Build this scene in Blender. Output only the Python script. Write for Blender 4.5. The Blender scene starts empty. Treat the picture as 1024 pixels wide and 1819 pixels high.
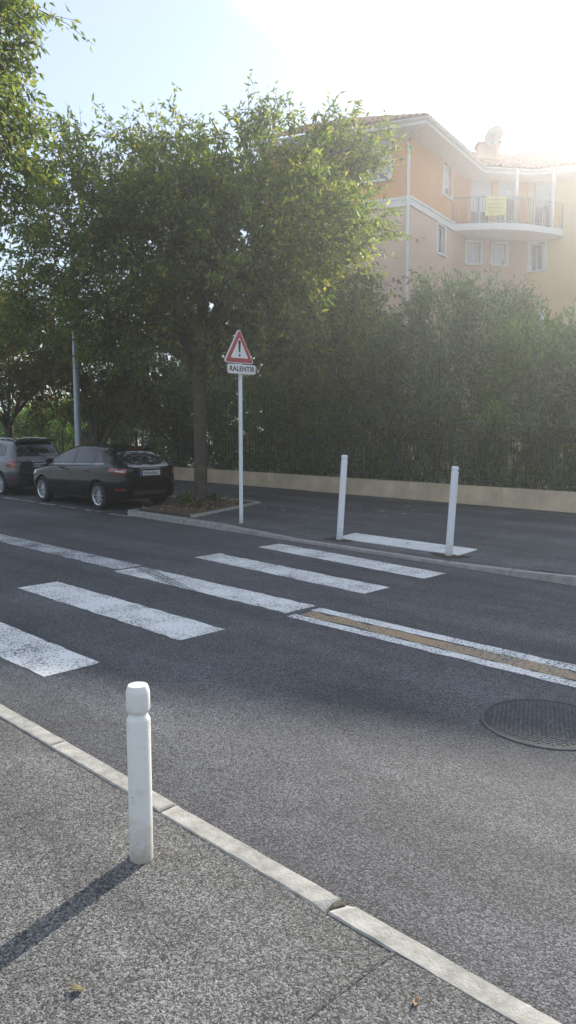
import bpy, bmesh, math, random
import numpy as np
from mathutils import Vector, Matrix

# ------------------------------------------------------------------ camera, sky, sun, exposure
S = bpy.context.scene
COL = S.collection
F, CX, CY, CAMH = 1360.0, 512.0, 909.5, 1.9          # pixels of the 1024 x 1819 photograph, metres
PITCH = math.atan(154.5 / F)
PSI = math.radians(44.7)
cam_d = bpy.data.cameras.new('camera')
cam = bpy.data.objects.new('camera', cam_d)
COL.objects.link(cam)
cam.location = (0, 0, CAMH)
cam.rotation_euler = (math.pi / 2 - PITCH, 0, PSI)
cam_d.sensor_fit = 'VERTICAL'
cam_d.sensor_height = 36.0
cam_d.lens = 36.0 * F / 1819.0
cam_d.clip_start = 0.05
cam_d.clip_end = 4000
S.camera = cam

SUN_EL, SUN_AZ = math.radians(22.8), math.radians(-14)   # azimuth clockwise from +Y
SUNV = Vector((math.sin(SUN_AZ) * math.cos(SUN_EL), math.cos(SUN_AZ) * math.cos(SUN_EL), math.sin(SUN_EL)))
W = bpy.data.worlds.new('World'); S.world = W; W.use_nodes = True
wn = W.node_tree.nodes; wl = W.node_tree.links
bg = wn['Background']; bg.inputs['Strength'].default_value = 0.095
sky = wn.new('ShaderNodeTexSky'); sky.sky_type = 'NISHITA'; sky.sun_disc = False
sky.sun_elevation = SUN_EL; sky.sun_rotation = SUN_AZ
sky.air_density = 1.0; sky.dust_density = 0.25; sky.ozone_density = 2.0
# thin cirrus veil and an old contrail
tc = wn.new('ShaderNodeTexCoord')
mp = wn.new('ShaderNodeMapping'); mp.inputs['Scale'].default_value = (1.2, 3.0, 5.0); mp.inputs['Rotation'].default_value = (0.3, 0.2, 0.9)
wl.new(tc.outputs['Generated'], mp.inputs['Vector'])
cn = wn.new('ShaderNodeTexNoise'); cn.inputs['Scale'].default_value = 2.2; cn.inputs['Detail'].default_value = 7; cn.inputs['Roughness'].default_value = 0.55
wl.new(mp.outputs['Vector'], cn.inputs['Vector'])
cr = wn.new('ShaderNodeMapRange'); cr.inputs[1].default_value = 0.42; cr.inputs[2].default_value = 0.8; cr.inputs[3].default_value = 0.60; cr.inputs[4].default_value = 0.84
wl.new(cn.outputs['Fac'], cr.inputs[0])
addc = wn.new('ShaderNodeMix'); addc.data_type = 'RGBA'
addc.inputs['B'].default_value = (2.7, 2.95, 3.4, 1)
def _dir(px, py):
    x = (px - CX) / F; u = (CY - py) / F; f = math.cos(PITCH) + math.sin(PITCH) * u
    return Vector((x * math.cos(PSI) - f * math.sin(PSI), x * math.sin(PSI) + f * math.cos(PSI), -math.sin(PITCH) + math.cos(PITCH) * u)).normalized()
def wmath(op, a, b=None, c=None):
    k = wn.new('ShaderNodeMath'); k.operation = op
    for i, v in enumerate((a, b, c)):
        if v is None: continue
        if isinstance(v, (int, float)): k.inputs[i].default_value = v
        else: wl.new(v, k.inputs[i])
    return k.outputs[0]
fac = 0.0
for (pa_, pb_, wd, am) in (((455, 0), (640, 165), 0.03, 0.9), ((640, -10), (800, 130), 0.035, 0.7)):
    nv = _dir(*pa_).cross(_dir(*pb_)).normalized()
    dp = wn.new('ShaderNodeVectorMath'); dp.operation = 'DOT_PRODUCT'; wl.new(tc.outputs['Generated'], dp.inputs[0]); dp.inputs[1].default_value = nv
    wob = wmath('MULTIPLY_ADD', cn.outputs['Fac'], 0.05, -0.025)
    ab = wmath('ABSOLUTE', wmath('ADD', dp.outputs['Value'], wob))
    bd = wn.new('ShaderNodeMapRange'); bd.interpolation_type = 'SMOOTHSTEP'; wl.new(ab, bd.inputs[0]); bd.inputs[1].default_value = 0.0; bd.inputs[2].default_value = wd; bd.inputs[3].default_value = am; bd.inputs[4].default_value = 0.0
    fac = wmath('MAXIMUM', fac, wmath('MULTIPLY', bd.outputs[0], wmath('MULTIPLY_ADD', cn.outputs['Fac'], 1.2, -0.1)))
wl.new(cr.outputs[0], addc.inputs['Factor'])
trail = wn.new('ShaderNodeMix'); trail.data_type = 'RGBA'; trail.inputs['B'].default_value = (4.6, 4.7, 4.9, 1)
wl.new(fac, trail.inputs['Factor']); wl.new(addc.outputs['Result'], trail.inputs['A'])
wl.new(trail.outputs['Result'], bg.inputs['Color'])
wl.new(sky.outputs['Color'], addc.inputs['A'])

sun_d = bpy.data.lights.new('sun', 'SUN'); sun_d.energy = 2.7; sun_d.angle = math.radians(0.53); sun_d.color = (1.0, 0.93, 0.83)
sun = bpy.data.objects.new('sun', sun_d); COL.objects.link(sun)
sun.rotation_euler = (-SUNV).to_track_quat('-Z', 'Y').to_euler()
sun.location = SUNV * 60

S.view_settings.view_transform = 'Standard'; S.view_settings.look = 'None'
S.view_settings.exposure = 1.6; S.view_settings.gamma = 1.0
S.render.resolution_x = 576; S.render.resolution_y = 1024
S.render.engine = 'CYCLES'

# ------------------------------------------------------------------ pixel helpers
def ray(px, py):
    x = (px - CX) / F; u = (CY - py) / F
    f = math.cos(PITCH) + math.sin(PITCH) * u; z = -math.sin(PITCH) + math.cos(PITCH) * u
    c, s = math.cos(PSI), math.sin(PSI)
    return (x * c - f * s, x * s + f * c, z)
def ground(px, py, z=0.0):
    r = ray(px, py); t = (z - CAMH) / r[2]
    return Vector((r[0] * t, r[1] * t, z))
def hz(px):
    r = ray(px, 755); return Vector((r[0], r[1]))
def zat(px, py, xy):
    r = ray(px, py); t = math.hypot(xy[0], xy[1]) / math.hypot(r[0], r[1])
    return CAMH + r[2] * t
def meet(px, P, d):
    """point on the plan line P + t d seen in column px; returns t"""
    h = hz(px); den = h.x * d.y - h.y * d.x
    return (P.y * h.x - P.x * h.y) / -den

# ------------------------------------------------------------------ materials
def mat(name):
    m = bpy.data.materials.new(name); m.use_nodes = True
    n = m.node_tree.nodes; return m, n, m.node_tree.links, n['Principled BSDF']
def ramp(n, stops):
    r = n.new('ShaderNodeValToRGB'); e = r.color_ramp.elements
    while len(e) < len(stops): e.new(0.5)
    for i, (p, c) in enumerate(stops):
        e[i].position = p; e[i].color = (*c, 1)
    return r
def noise(n, l, scale, detail=4, rough=0.55, coord='Object', vec=None):
    t = n.new('ShaderNodeTexNoise'); t.inputs['Scale'].default_value = scale
    t.inputs['Detail'].default_value = detail; t.inputs['Roughness'].default_value = rough
    if vec is None:
        c = n.new('ShaderNodeTexCoord'); vec = c.outputs[coord]
    l.new(vec, t.inputs['Vector']); return t
def mixc(n, l, fac, a, b, mode='MIX'):
    m = n.new('ShaderNodeMix'); m.data_type = 'RGBA'; m.blend_type = mode
    for key, v in (('Factor', fac), ('A', a), ('B', b)):
        if isinstance(v, (int, float)): m.inputs[key].default_value = v
        elif isinstance(v, tuple): m.inputs[key].default_value = (*v, 1)
        else: l.new(v, m.inputs[key])
    return m.outputs['Result']
def maprange(n, l, v, a, b, c=0.0, d=1.0):
    r = n.new('ShaderNodeMapRange'); l.new(v, r.inputs[0])
    for i, x in enumerate((a, b, c, d)): r.inputs[i + 1].default_value = x
    return r.outputs[0]
def bump(n, l, b, h, strength=0.3, dist=0.01):
    k = n.new('ShaderNodeBump'); k.inputs['Strength'].default_value = strength; k.inputs['Distance'].default_value = dist
    l.new(h, k.inputs['Height']); l.new(k.outputs['Normal'], b.inputs['Normal'])

def plain(name, col, rough=0.6, metal=0.0, spec=0.5, var=0.12, scale=6.0, bmp=0.0, coat=0.0):
    m, n, l, b = mat(name)
    t = noise(n, l, scale, 5)
    lo = tuple(c * (1 - var) for c in col); hi = tuple(min(1, c * (1 + var)) for c in col)
    r = ramp(n, [(0.3, lo), (0.7, hi)]); l.new(t.outputs['Fac'], r.inputs['Fac'])
    l.new(r.outputs['Color'], b.inputs['Base Color'])
    b.inputs['Roughness'].default_value = rough; b.inputs['Metallic'].default_value = metal
    b.inputs['Specular IOR Level'].default_value = spec; b.inputs['Coat Weight'].default_value = coat
    b.inputs['Coat Roughness'].default_value = 0.03; b.inputs['Coat IOR'].default_value = 1.5
    if bmp: 
        t2 = noise(n, l, scale * 6, 5); bump(n, l, b, t2.outputs['Fac'], bmp, 0.01)
    return m

def asphalt(name, dark, light, warm=0.0, cell=150.0, contrast=1.4):
    m, n, l, b = mat(name)
    c = n.new('ShaderNodeTexCoord')
    v = n.new('ShaderNodeTexVoronoi'); v.inputs['Scale'].default_value = cell; l.new(c.outputs['Object'], v.inputs['Vector'])
    sx = n.new('ShaderNodeSeparateColor'); l.new(v.outputs['Color'], sx.inputs['Color'])
    nf = noise(n, l, 380, 3, 0.7, vec=c.outputs['Object'])
    mx = n.new('ShaderNodeMath'); mx.operation = 'MULTIPLY_ADD'; mx.inputs[1].default_value = 0.55
    l.new(sx.outputs['Red'], mx.inputs[0])
    m2 = n.new('ShaderNodeMath'); m2.operation = 'MULTIPLY'; m2.inputs[1].default_value = 0.5
    l.new(nf.outputs['Fac'], m2.inputs[0]); l.new(m2.outputs[0], mx.inputs[2])
    md = tuple((a + d) / 2 for a, d in zip(dark, light))
    r = ramp(n, [(0.22, tuple(x * (1 - 0.55 * contrast) for x in dark)), (0.5, md), (0.78, tuple(x * (1 + 0.75 * contrast) for x in light))])
    l.new(mx.outputs[0], r.inputs['Fac'])
    big = noise(n, l, 0.55, 6, 0.6, vec=c.outputs['Object'])
    bf = maprange(n, l, big.outputs['Fac'], 0.3, 0.7, 0.72, 1.22)
    med = noise(n, l, 5.0, 4, 0.6, vec=c.outputs['Object'])
    mf = maprange(n, l, med.outputs['Fac'], 0.3, 0.7, 0.86, 1.12)
    mpx = n.new('ShaderNodeMapping'); mpx.inputs['Scale'].default_value = (0.12, 1.1, 1.0); l.new(c.outputs['Object'], mpx.inputs['Vector'])
    trk = noise(n, l, 1.3, 4, 0.6, vec=mpx.outputs['Vector'])
    m4 = n.new('ShaderNodeMath'); m4.operation = 'MULTIPLY'; l.new(mf, m4.inputs[0]); l.new(maprange(n, l, trk.outputs['Fac'], 0.35, 0.65, 0.78, 1.2), m4.inputs[1]); mf = m4.outputs[0]
    gr = noise(n, l, 80.0, 2, 0.6, vec=c.outputs['Object'])
    gf = maprange(n, l, gr.outputs['Fac'], 0.3, 0.7, 0.62, 1.38)
    m3 = n.new('ShaderNodeMath'); m3.operation = 'MULTIPLY'; l.new(mf, m3.inputs[0]); l.new(gf, m3.inputs[1]); mf = m3.outputs[0]
    mm = n.new('ShaderNodeMath'); mm.operation = 'MULTIPLY'; l.new(bf, mm.inputs[0]); l.new(mf, mm.inputs[1])
    vm = n.new('ShaderNodeVectorMath'); vm.operation = 'SCALE'; l.new(r.outputs['Color'], vm.inputs[0]); l.new(mm.outputs[0], vm.inputs['Scale'])
    l.new(vm.outputs[0], b.inputs['Base Color'])
    b.inputs['Roughness'].default_value = 0.78; b.inputs['Specular IOR Level'].default_value = 0.35
    hh = n.new('ShaderNodeMath'); hh.operation = 'SUBTRACT'; l.new(nf.outputs['Fac'], hh.inputs[0]); l.new(v.outputs['Distance'], hh.inputs[1])
    bump(n, l, b, hh.outputs[0], 0.6, 0.004)
    return m

def paint(name, col=(0.80, 0.79, 0.77), wear=0.45, under=(0.06, 0.06, 0.065), fine=42.0):
    m, n, l, b = mat(name)
    c = n.new('ShaderNodeTexCoord')
    a = noise(n, l, fine, 4, 0.75, vec=c.outputs['Object'])
    d = noise(n, l, 2.2, 5, 0.6, vec=c.outputs['Object'])
    s = n.new('ShaderNodeMath'); s.operation = 'MULTIPLY_ADD'; s.inputs[1].default_value = 0.34
    l.new(d.outputs['Fac'], s.inputs[0]); l.new(a.outputs['Fac'], s.inputs[2])
    k = maprange(n, l, s.outputs[0], 0.645 + 0.16 * (1 - wear), 0.69 + 0.18 * (1 - wear), 0, 1)
    dirt = mixc(n, l, maprange(n, l, d.outputs['Fac'], 0.4, 0.75, 0, 0.4), col, (0.5, 0.49, 0.47))
    l.new(mixc(n, l, k, dirt, under), b.inputs['Base Color'])
    b.inputs['Roughness'].default_value = 0.65
    bump(n, l, b, a.outputs['Fac'], 0.35, 0.004)
    return m

def leafmat(name, stops, trans=0.48, rough=0.6):
    m, n, l, b = mat(name)
    g = n.new('ShaderNodeNewGeometry')
    r = ramp(n, stops); l.new(g.outputs['Random Per Island'], r.inputs['Fac'])
    t = noise(n, l, 0.9, 3)
    hs = n.new('ShaderNodeHueSaturation'); l.new(r.outputs['Color'], hs.inputs['Color'])
    l.new(maprange(n, l, t.outputs['Fac'], 0.3, 0.7, 0.72, 1.3), hs.inputs['Value'])
    l.new(hs.outputs['Color'], b.inputs['Base Color'])
    b.inputs['Roughness'].default_value = rough; b.inputs['Specular IOR Level'].default_value = 0.22
    tr = n.new('ShaderNodeBsdfTranslucent')
    yl = mixc(n, l, 1.0, hs.outputs['Color'], (1.7, 1.75, 0.7), 'MULTIPLY')
    l.new(yl, tr.inputs['Color'])
    mx = n.new('ShaderNodeMixShader'); mx.inputs[0].default_value = trans
    l.new(b.outputs[0], mx.inputs[1]); l.new(tr.outputs[0], mx.inputs[2])
    l.new(mx.outputs[0], n['Material Output'].inputs['Surface'])
    return m

M = {}
M['road'] = asphalt('road_asphalt', (0.052, 0.053, 0.056), (0.096, 0.098, 0.103))
M['pave_near'] = asphalt('near_pavement_asphalt', (0.085, 0.082, 0.076), (0.145, 0.141, 0.132), cell=165)
M['pave_patch'] = asphalt('patch_asphalt', (0.078, 0.077, 0.073), (0.132, 0.130, 0.124), cell=150)
M['pave_far'] = asphalt('far_pavement_asphalt', (0.064, 0.065, 0.067), (0.112, 0.113, 0.116))
M['paint'] = paint('road_paint', wear=0.60)
M['paint_old'] = paint('worn_road_paint', col=(0.62, 0.63, 0.65), wear=0.95)
M['paint_new'] = paint('tactile_paint', wear=0.15)
M['residue'] = paint('brown_residue', col=(0.40, 0.28, 0.15), wear=0.7, fine=45)
M['kerb'] = plain('kerb_concrete', (0.39, 0.37, 0.325), 0.85, var=0.28, scale=14, bmp=0.35)
M['kerb_far'] = plain('far_kerb_concrete', (0.34, 0.33, 0.31), 0.85, var=0.22, scale=9, bmp=0.3)
M['joint'] = plain('joint_dirt', (0.06, 0.045, 0.03), 0.95, var=0.4, scale=40, bmp=0.5)
M['wall'] = plain('low_wall_render', (0.68, 0.54, 0.37), 0.9, var=0.2, scale=2.2, bmp=0.3)
M['white'] = plain('white_bollard_paint', (0.80, 0.78, 0.73), 0.45, var=0.06, scale=9, bmp=0.08)
M['white_post'] = plain('white_post_paint', (0.82, 0.83, 0.84), 0.45, var=0.05, scale=9)
M['galv'] = plain('galvanised_steel', (0.42, 0.47, 0.53), 0.45, 0.6, var=0.1, scale=7)
M['sign_red'] = plain('sign_red', (0.42, 0.03, 0.025), 0.4, var=0.1)
M['sign_white'] = plain('sign_white', (0.78, 0.76, 0.74), 0.4, var=0.05)
M['black'] = plain('black_print', (0.012, 0.012, 0.013), 0.5)
M['grey_metal'] = plain('grey_metal', (0.25, 0.26, 0.27), 0.5, 0.5)
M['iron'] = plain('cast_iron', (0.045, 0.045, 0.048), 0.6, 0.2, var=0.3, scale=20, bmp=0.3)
M['iron_lit'] = plain('worn_lit_cast_iron', (0.14, 0.14, 0.143), 0.6, 0.2, var=0.3, scale=20)  # worn metal, toned lighter to imitate light catching the raised relief
M['soil'] = plain('soil', (0.10, 0.085, 0.065), 0.95, var=0.45, scale=9, bmp=0.9)
M['bark'] = plain('bark', (0.105, 0.085, 0.062), 0.95, var=0.35, scale=7, bmp=0.9)
M['fence'] = plain('dark_green_fence', (0.045, 0.075, 0.05), 0.6)
M['court'] = plain('courtyard_ground', (0.24, 0.22, 0.19), 0.95, var=0.25, scale=0.4)
M['grass'] = plain('earth', (0.10, 0.10, 0.06), 0.95, var=0.3, scale=0.4)
M['leaf'] = leafmat('street_tree_leaf', [(0.0, (0.075, 0.115, 0.045)), (0.45, (0.125, 0.175, 0.062)), (0.8, (0.18, 0.22, 0.075)), (0.97, (0.33, 0.30, 0.08))])
M['leaf_dark'] = leafmat('hedge_leaf', [(0.0, (0.065, 0.13, 0.06)), (0.6, (0.125, 0.215, 0.095)), (1.0, (0.22, 0.31, 0.14))], 0.45)
M['leaf_oleander'] = leafmat('oleander_leaf', [(0.0, (0.105, 0.165, 0.10)), (0.6, (0.185, 0.26, 0.165)), (1.0, (0.31, 0.37, 0.24))], 0.45, 0.5)
M['leaf_mid'] = leafmat('laurel_leaf', [(0.0, (0.09, 0.16, 0.055)), (0.6, (0.16, 0.25, 0.09)), (1.0, (0.28, 0.36, 0.13))], 0.48)
M['leaf_autumn'] = leafmat('turning_leaf', [(0.0, (0.06, 0.09, 0.035)), (0.6, (0.10, 0.13, 0.045)), (0.85, (0.20, 0.14, 0.04)), (1.0, (0.28, 0.12, 0.04))])
M['litter'] = leafmat('dry_leaf', [(0.0, (0.10, 0.055, 0.025)), (0.5, (0.20, 0.12, 0.05)), (1.0, (0.34, 0.25, 0.14))], 0.1, 0.8)
M['render_low'] = plain('beige_render', (0.60, 0.44, 0.33), 0.9, var=0.07, scale=0.6, bmp=0.1)
M['render_up'] = plain('orange_render', (0.64, 0.29, 0.10), 0.9, var=0.07, scale=0.6, bmp=0.1)
M['render_yel'] = plain('yellow_render', (0.66, 0.50, 0.28), 0.9, var=0.07, scale=0.6, bmp=0.1)
M['trim'] = plain('white_trim', (0.70, 0.70, 0.68), 0.7, var=0.05)
M['shutter'] = plain('white_shutter', (0.62, 0.66, 0.70), 0.6, var=0.05)
M['glass_b'] = plain('window_glass', (0.05, 0.06, 0.07), 0.05, spec=0.8, var=0.2, scale=0.5)
M['tile'] = plain('roof_tile', (0.36, 0.19, 0.13), 0.9, var=0.35, scale=2.5, bmp=0.3)
M['rail'] = plain('railing_metal', (0.28, 0.29, 0.31), 0.5, 0.3)
M['yellow'] = plain('yellow_banner', (0.62, 0.58, 0.20), 0.7, var=0.06)
M['dish'] = plain('dish_grey', (0.15, 0.16, 0.17), 0.6)
M['car_black'] = plain('black_car_paint', (0.006, 0.006, 0.007), 0.4, spec=0.0, var=0.05, coat=1.0)
M['car_grey'] = plain('grey_car_paint', (0.07, 0.074, 0.082), 0.3, 0.5, var=0.05, coat=1.0)
M['car_glass'] = plain('car_glass', (0.012, 0.014, 0.016), 0.03, spec=0.9, var=0.05)
M['tyre'] = plain('tyre_rubber', (0.018, 0.018, 0.019), 0.85)
M['alloy'] = plain('alloy_rim', (0.62, 0.63, 0.65), 0.3, 0.85, var=0.05)
M['lamp_red'] = plain('lamp_red', (0.26, 0.012, 0.012), 0.12, spec=0.8, coat=1.0)
M['lamp_clear'] = plain('lamp_clear', (0.55, 0.55, 0.56), 0.1, spec=0.8, coat=1.0)
M['plastic'] = plain('black_plastic', (0.02, 0.02, 0.021), 0.6)
M['plate'] = plain('plate_white', (0.72, 0.72, 0.70), 0.45, var=0.04)
M['plate_blue'] = plain('plate_blue', (0.03, 0.07, 0.35), 0.45)

def post_paint(name, col, grime):
    m, n, l, b = mat(name); c = n.new('ShaderNodeTexCoord'); sp_ = n.new('ShaderNodeSeparateXYZ'); l.new(c.outputs['Object'], sp_.inputs[0])
    a = noise(n, l, 18, 6, 0.65, vec=c.outputs['Object']); d = noise(n, l, 70, 4, 0.7, vec=c.outputs['Object'])
    foot = maprange(n, l, sp_.outputs['Z'], 0.0, 0.22, 0.55, 0.0)
    su = n.new('ShaderNodeMath'); su.operation = 'ADD'; l.new(a.outputs['Fac'], su.inputs[0]); l.new(foot, su.inputs[1])
    k = maprange(n, l, su.outputs[0], 0.52, 1.1, 0, grime)
    k2 = maprange(n, l, d.outputs['Fac'], 0.70, 0.74, 0, 0.6)
    base = mixc(n, l, k, col, (0.36, 0.30, 0.21)); l.new(mixc(n, l, k2, base, (0.30, 0.27, 0.22)), b.inputs['Base Color'])
    b.inputs['Roughness'].default_value = 0.5; bump(n, l, b, a.outputs['Fac'], 0.12, 0.01); return m
M['white'] = post_paint('white_bollard_paint', (0.80, 0.78, 0.73), 0.75)
M['white_post'] = post_paint('white_post_paint', (0.80, 0.81, 0.82), 0.5)

# ------------------------------------------------------------------ object helpers
def tag(o, label=None, cat=None, group=None, kind=None):
    if label: o['label'] = label
    if cat: o['category'] = cat
    if group: o['group'] = group
    if kind: o['kind'] = kind
    return o
def link(name, me, parent=None, m=None):
    o = bpy.data.objects.new(name, me); COL.objects.link(o)
    if m is not None and not me.materials: me.materials.append(m)
    if parent is not None: o.parent = parent
    return o
def empty(name, loc, rz=0.0):
    o = bpy.data.objects.new(name, None); COL.objects.link(o)
    o.location = loc; o.rotation_euler = (0, 0, rz); o.empty_display_size = 0.2
    return o
def mesh(name, verts, faces, m, parent=None, smooth=False):
    me = bpy.data.meshes.new(name); me.from_pydata([tuple(v) for v in verts], [], faces); me.update()
    if smooth: me.polygons.foreach_set('use_smooth', [True] * len(me.polygons))
    return link(name, me, parent, m)
def from_bm(name, bm, m, parent=None, smooth=False):
    me = bpy.data.meshes.new(name); bm.to_mesh(me); bm.free()
    if smooth: me.polygons.foreach_set('use_smooth', [True] * len(me.polygons))
    return link(name, me, parent, m)
def box_me(name, sx, sy, sz, bev=0.0, base=True, seg=1):
    """box centred in x, y; standing on z=0 when base"""
    bm = bmesh.new(); bmesh.ops.create_cube(bm, size=1.0)
    for v in bm.verts: v.co = Vector((v.co.x * sx, v.co.y * sy, (v.co.z + (0.5 if base else 0)) * sz))
    if bev: bmesh.ops.bevel(bm, geom=bm.edges[:], offset=bev, segments=seg, affect='EDGES')
    me = bpy.data.meshes.new(name); bm.to_mesh(me); bm.free(); return me
def box(name, loc, size, m, parent=None, rz=0.0, bev=0.0, base=True):
    o = link(name, box_me(name, *size, bev=bev, base=base), parent, m); o.location = loc; o.rotation_euler = (0, 0, rz); return o
def lathe(name, prof, m, parent=None, seg=28, smooth=True):
    v = []; f = []
    for r, z in prof:
        for k in range(seg):
            a = 2 * math.pi * k / seg; v.append((r * math.cos(a), r * math.sin(a), z))
    for i in range(len(prof) - 1):
        for k in range(seg):
            k2 = (k + 1) % seg; f.append((i * seg + k, i * seg + k2, (i + 1) * seg + k2, (i + 1) * seg + k))
    f.append(tuple(range(seg))[::-1]); f.append(tuple((len(prof) - 1) * seg + k for k in range(seg)))
    o = mesh(name, v, f, m, parent)
    if smooth:
        for p in o.data.polygons: p.use_smooth = len(p.vertices) == 4
        o.data.set_sharp_from_angle(angle=math.radians(22))
    return o
def tubes(paths, seg=10):
    """paths: list of [(point, radius), ...] -> verts, faces"""
    V = []; FC = []
    for path in paths:
        b0 = len(V); n = len(path)
        for i, (p, r) in enumerate(path):
            p = Vector(p); a = Vector(path[max(i - 1, 0)][0]); b = Vector(path[min(i + 1, n - 1)][0])
            d = (b - a).normalized(); up = Vector((0, 0, 1)) if abs(d.z) < 0.9 else Vector((1, 0, 0))
            e1 = d.cross(up).normalized(); e2 = d.cross(e1)
            for k in range(seg):
                t = 2 * math.pi * k / seg; V.append(p + e1 * (r * math.cos(t)) + e2 * (r * math.sin(t)))
        for i in range(n - 1):
            for k in range(seg):
                k2 = (k + 1) % seg
                FC.append((b0 + i * seg + k, b0 + i * seg + k2, b0 + (i + 1) * seg + k2, b0 + (i + 1) * seg + k))
        FC.append(tuple(b0 + k for k in range(seg))[::-1]); FC.append(tuple(b0 + (n - 1) * seg + k for k in range(seg)))
    return V, FC
def prism(name, pts, z0, z1, m, parent=None):
    n = len(pts); v = [(p[0], p[1], z0) for p in pts] + [(p[0], p[1], z1) for p in pts]
    f = [tuple(range(n))[::-1], tuple(range(n, 2 * n))] + [(i, (i + 1) % n, n + (i + 1) % n, n + i) for i in range(n)]
    o = mesh(name, v, f, m, parent)
    bm = bmesh.new(); bm.from_mesh(o.data); bmesh.ops.recalc_face_normals(bm, faces=bm.faces); bm.to_mesh(o.data); bm.free()
    return o
def smooth01(t):
    t = max(0.0, min(1.0, t)); return t * t * (3 - 2 * t)

# ------------------------------------------------------------------ leaves
def leaf_mesh(name, base, dirs, length, width, rng, m, parent=None):
    """one folded four-point leaf for each row of base / dirs"""
    n = len(base)
    d = dirs / np.linalg.norm(dirs, axis=1, keepdims=True)
    r = rng.normal(size=(n, 3)); s = np.cross(d, r); s /= np.linalg.norm(s, axis=1, keepdims=True) + 1e-9
    nn = np.cross(s, d)
    L = (length * rng.uniform(0.65, 1.25, n))[:, None]; Wd = (width * rng.uniform(0.7, 1.2, n))[:, None]
    mid = base + d * L * 0.42 + nn * (-0.10 * L)
    v = np.empty((n, 4, 3)); v[:, 0] = base; v[:, 1] = mid + s * Wd * 0.5; v[:, 2] = base + d * L + nn * (-0.02 * L); v[:, 3] = mid - s * Wd * 0.5
    me = bpy.data.meshes.new(name)
    me.vertices.add(n * 4); me.vertices.foreach_set('co', v.reshape(-1))
    me.loops.add(n * 4); me.loops.foreach_set('vertex_index', np.arange(n * 4, dtype=np.int32))
    me.polygons.add(n); me.polygons.foreach_set('loop_start', np.arange(0, n * 4, 4, dtype=np.int32)); me.polygons.foreach_set('loop_total', np.full(n, 4, dtype=np.int32))
    me.update(calc_edges=True)
    return link(name, me, parent, m)
def crown_points(blobs, ntw, nl, tl, rng, droop=0.35, inner=0.45, up=0.0):
    """twigs spread through the blobs (x, y, z, r, flatten), nl leaves on each"""
    b = np.array(blobs); w = b[:, 3] ** 2.2; w /= w.sum()
    nc = max(1, ntw // 7); rep_ = np.resize(np.arange(nc), ntw)
    idx = rng.choice(len(b), nc, p=w)[rep_]
    d = rng.normal(size=(nc, 3)); d = (d / np.linalg.norm(d, axis=1, keepdims=True))[rep_]
    rad = (inner + (1 - inner) * rng.uniform(0, 1, nc) ** 0.6)[rep_]
    p = b[idx, :3] + d * (b[idx, 3] * rad)[:, None] * np.stack([np.ones(ntw), np.ones(ntw), b[idx, 4]], 1)
    p = p + rng.normal(size=(ntw, 3)) * np.array([.24, .24, .17])
    cen = (b[:, :3] * b[:, 3:4]).sum(0) / b[:, 3].sum()
    out = p - cen; out /= np.linalg.norm(out, axis=1, keepdims=True) + 1e-6
    tdir = 0.6 * out + 0.5 * d + 0.5 * rng.normal(size=(ntw, 3)); tdir[:, 2] += up
    tdir /= np.linalg.norm(tdir, axis=1, keepdims=True)
    t = rng.uniform(-0.3, 1.0, (ntw, nl))
    ln = tl * rng.uniform(0.6, 1.4, (ntw, 1))
    shoot = rng.uniform(0, 1, (ntw, 1)) < 0.13
    ln = np.where(shoot, ln * 1.6, ln); tdir[:, 2] += np.where(shoot[:, 0], 0.35, 0.0)
    pts = p[:, None, :] + tdir[:, None, :] * (t * ln)[:, :, None] + rng.normal(size=(ntw, nl, 3)) * tl * 0.09
    pts[:, :, 2] -= droop * (np.clip(t, 0, 1) ** 2) * ln * 0.6
    ld = 0.7 * tdir[:, None, :] + 0.75 * rng.normal(size=(ntw, nl, 3)); ld[:, :, 2] -= droop * 1.6
    tw = []
    for i in range(ntw):
        a = p[i] - tdir[i] * ln[i] * 0.35; e = p[i] + tdir[i] * ln[i]; e2 = e.copy(); e2[2] -= droop * ln[i][0] * 0.6; md = p[i] + tdir[i] * ln[i] * .45; md[2] -= droop * .2 * ln[i][0] * .6
        tw.append([(Vector(a), .007), (Vector(md), .005), (Vector(e2), .0025)])
    return pts.reshape(-1, 3), ld.reshape(-1, 3), tw

# ------------------------------------------------------------------ ground, road, pavements, kerbs
def sheet(name, pts, z, m, parent=None):
    return mesh(name, [(p[0], p[1], z) for p in pts], [tuple(range(len(pts)))], m, parent)
g_ = tag(sheet('ground', [(-400, -400), (400, -400), (400, 400), (-400, 400)], -0.06, M['grass']), kind='structure')
road = tag(sheet('road', [(-160, 2.1), (90, 2.1), (90, 11.5), (-160, 11.5)], 0.0, M['road']), kind='structure')
court = tag(sheet('courtyard', [(-90, 15.6), (60, 15.6), (60, 70), (-90, 70)], 0.05, M['court']), kind='structure')

pav = tag(sheet('pavement_near', [(-120, -14), (60, -14), (60, 2.065), (-120, 2.065)], 0.03, M['pave_near']), kind='structure')
pp = [ground(*p, z=0.034) for p in ((525, 1819), (655, 1722), (700, 1690), (945, 1830), (900, 1900))]
mesh('asphalt_patch', [(p.x, p.y, 0.034) for p in pp], [tuple(range(5))], M['pave_patch'], pav)

sa_ = [ground(*p, z=0.036) for p in ((521, 1819), (655, 1720), (705, 1685), (712, 1688), (661, 1724), (531, 1823))]
mesh('patch_seam', [(p.x, p.y, 0.036) for p in sa_], [(0, 5, 4, 1), (1, 4, 3, 2)], asphalt('seam_asphalt', (0.05, 0.05, 0.047), (0.10, 0.10, 0.095), cell=150), pav)
def fk(x): return 8.75 - 0.03 * (x + 4) if x < -4 else 8.75      # front line of the far kerb
def zp(x, y):
    return 0.10 - 0.065 * smooth01((x + 10.2) / 1.0) * smooth01((-4.2 - x) / 1.0) * smooth01((fk(x) + 1.9 - y) / 1.7)
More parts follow.
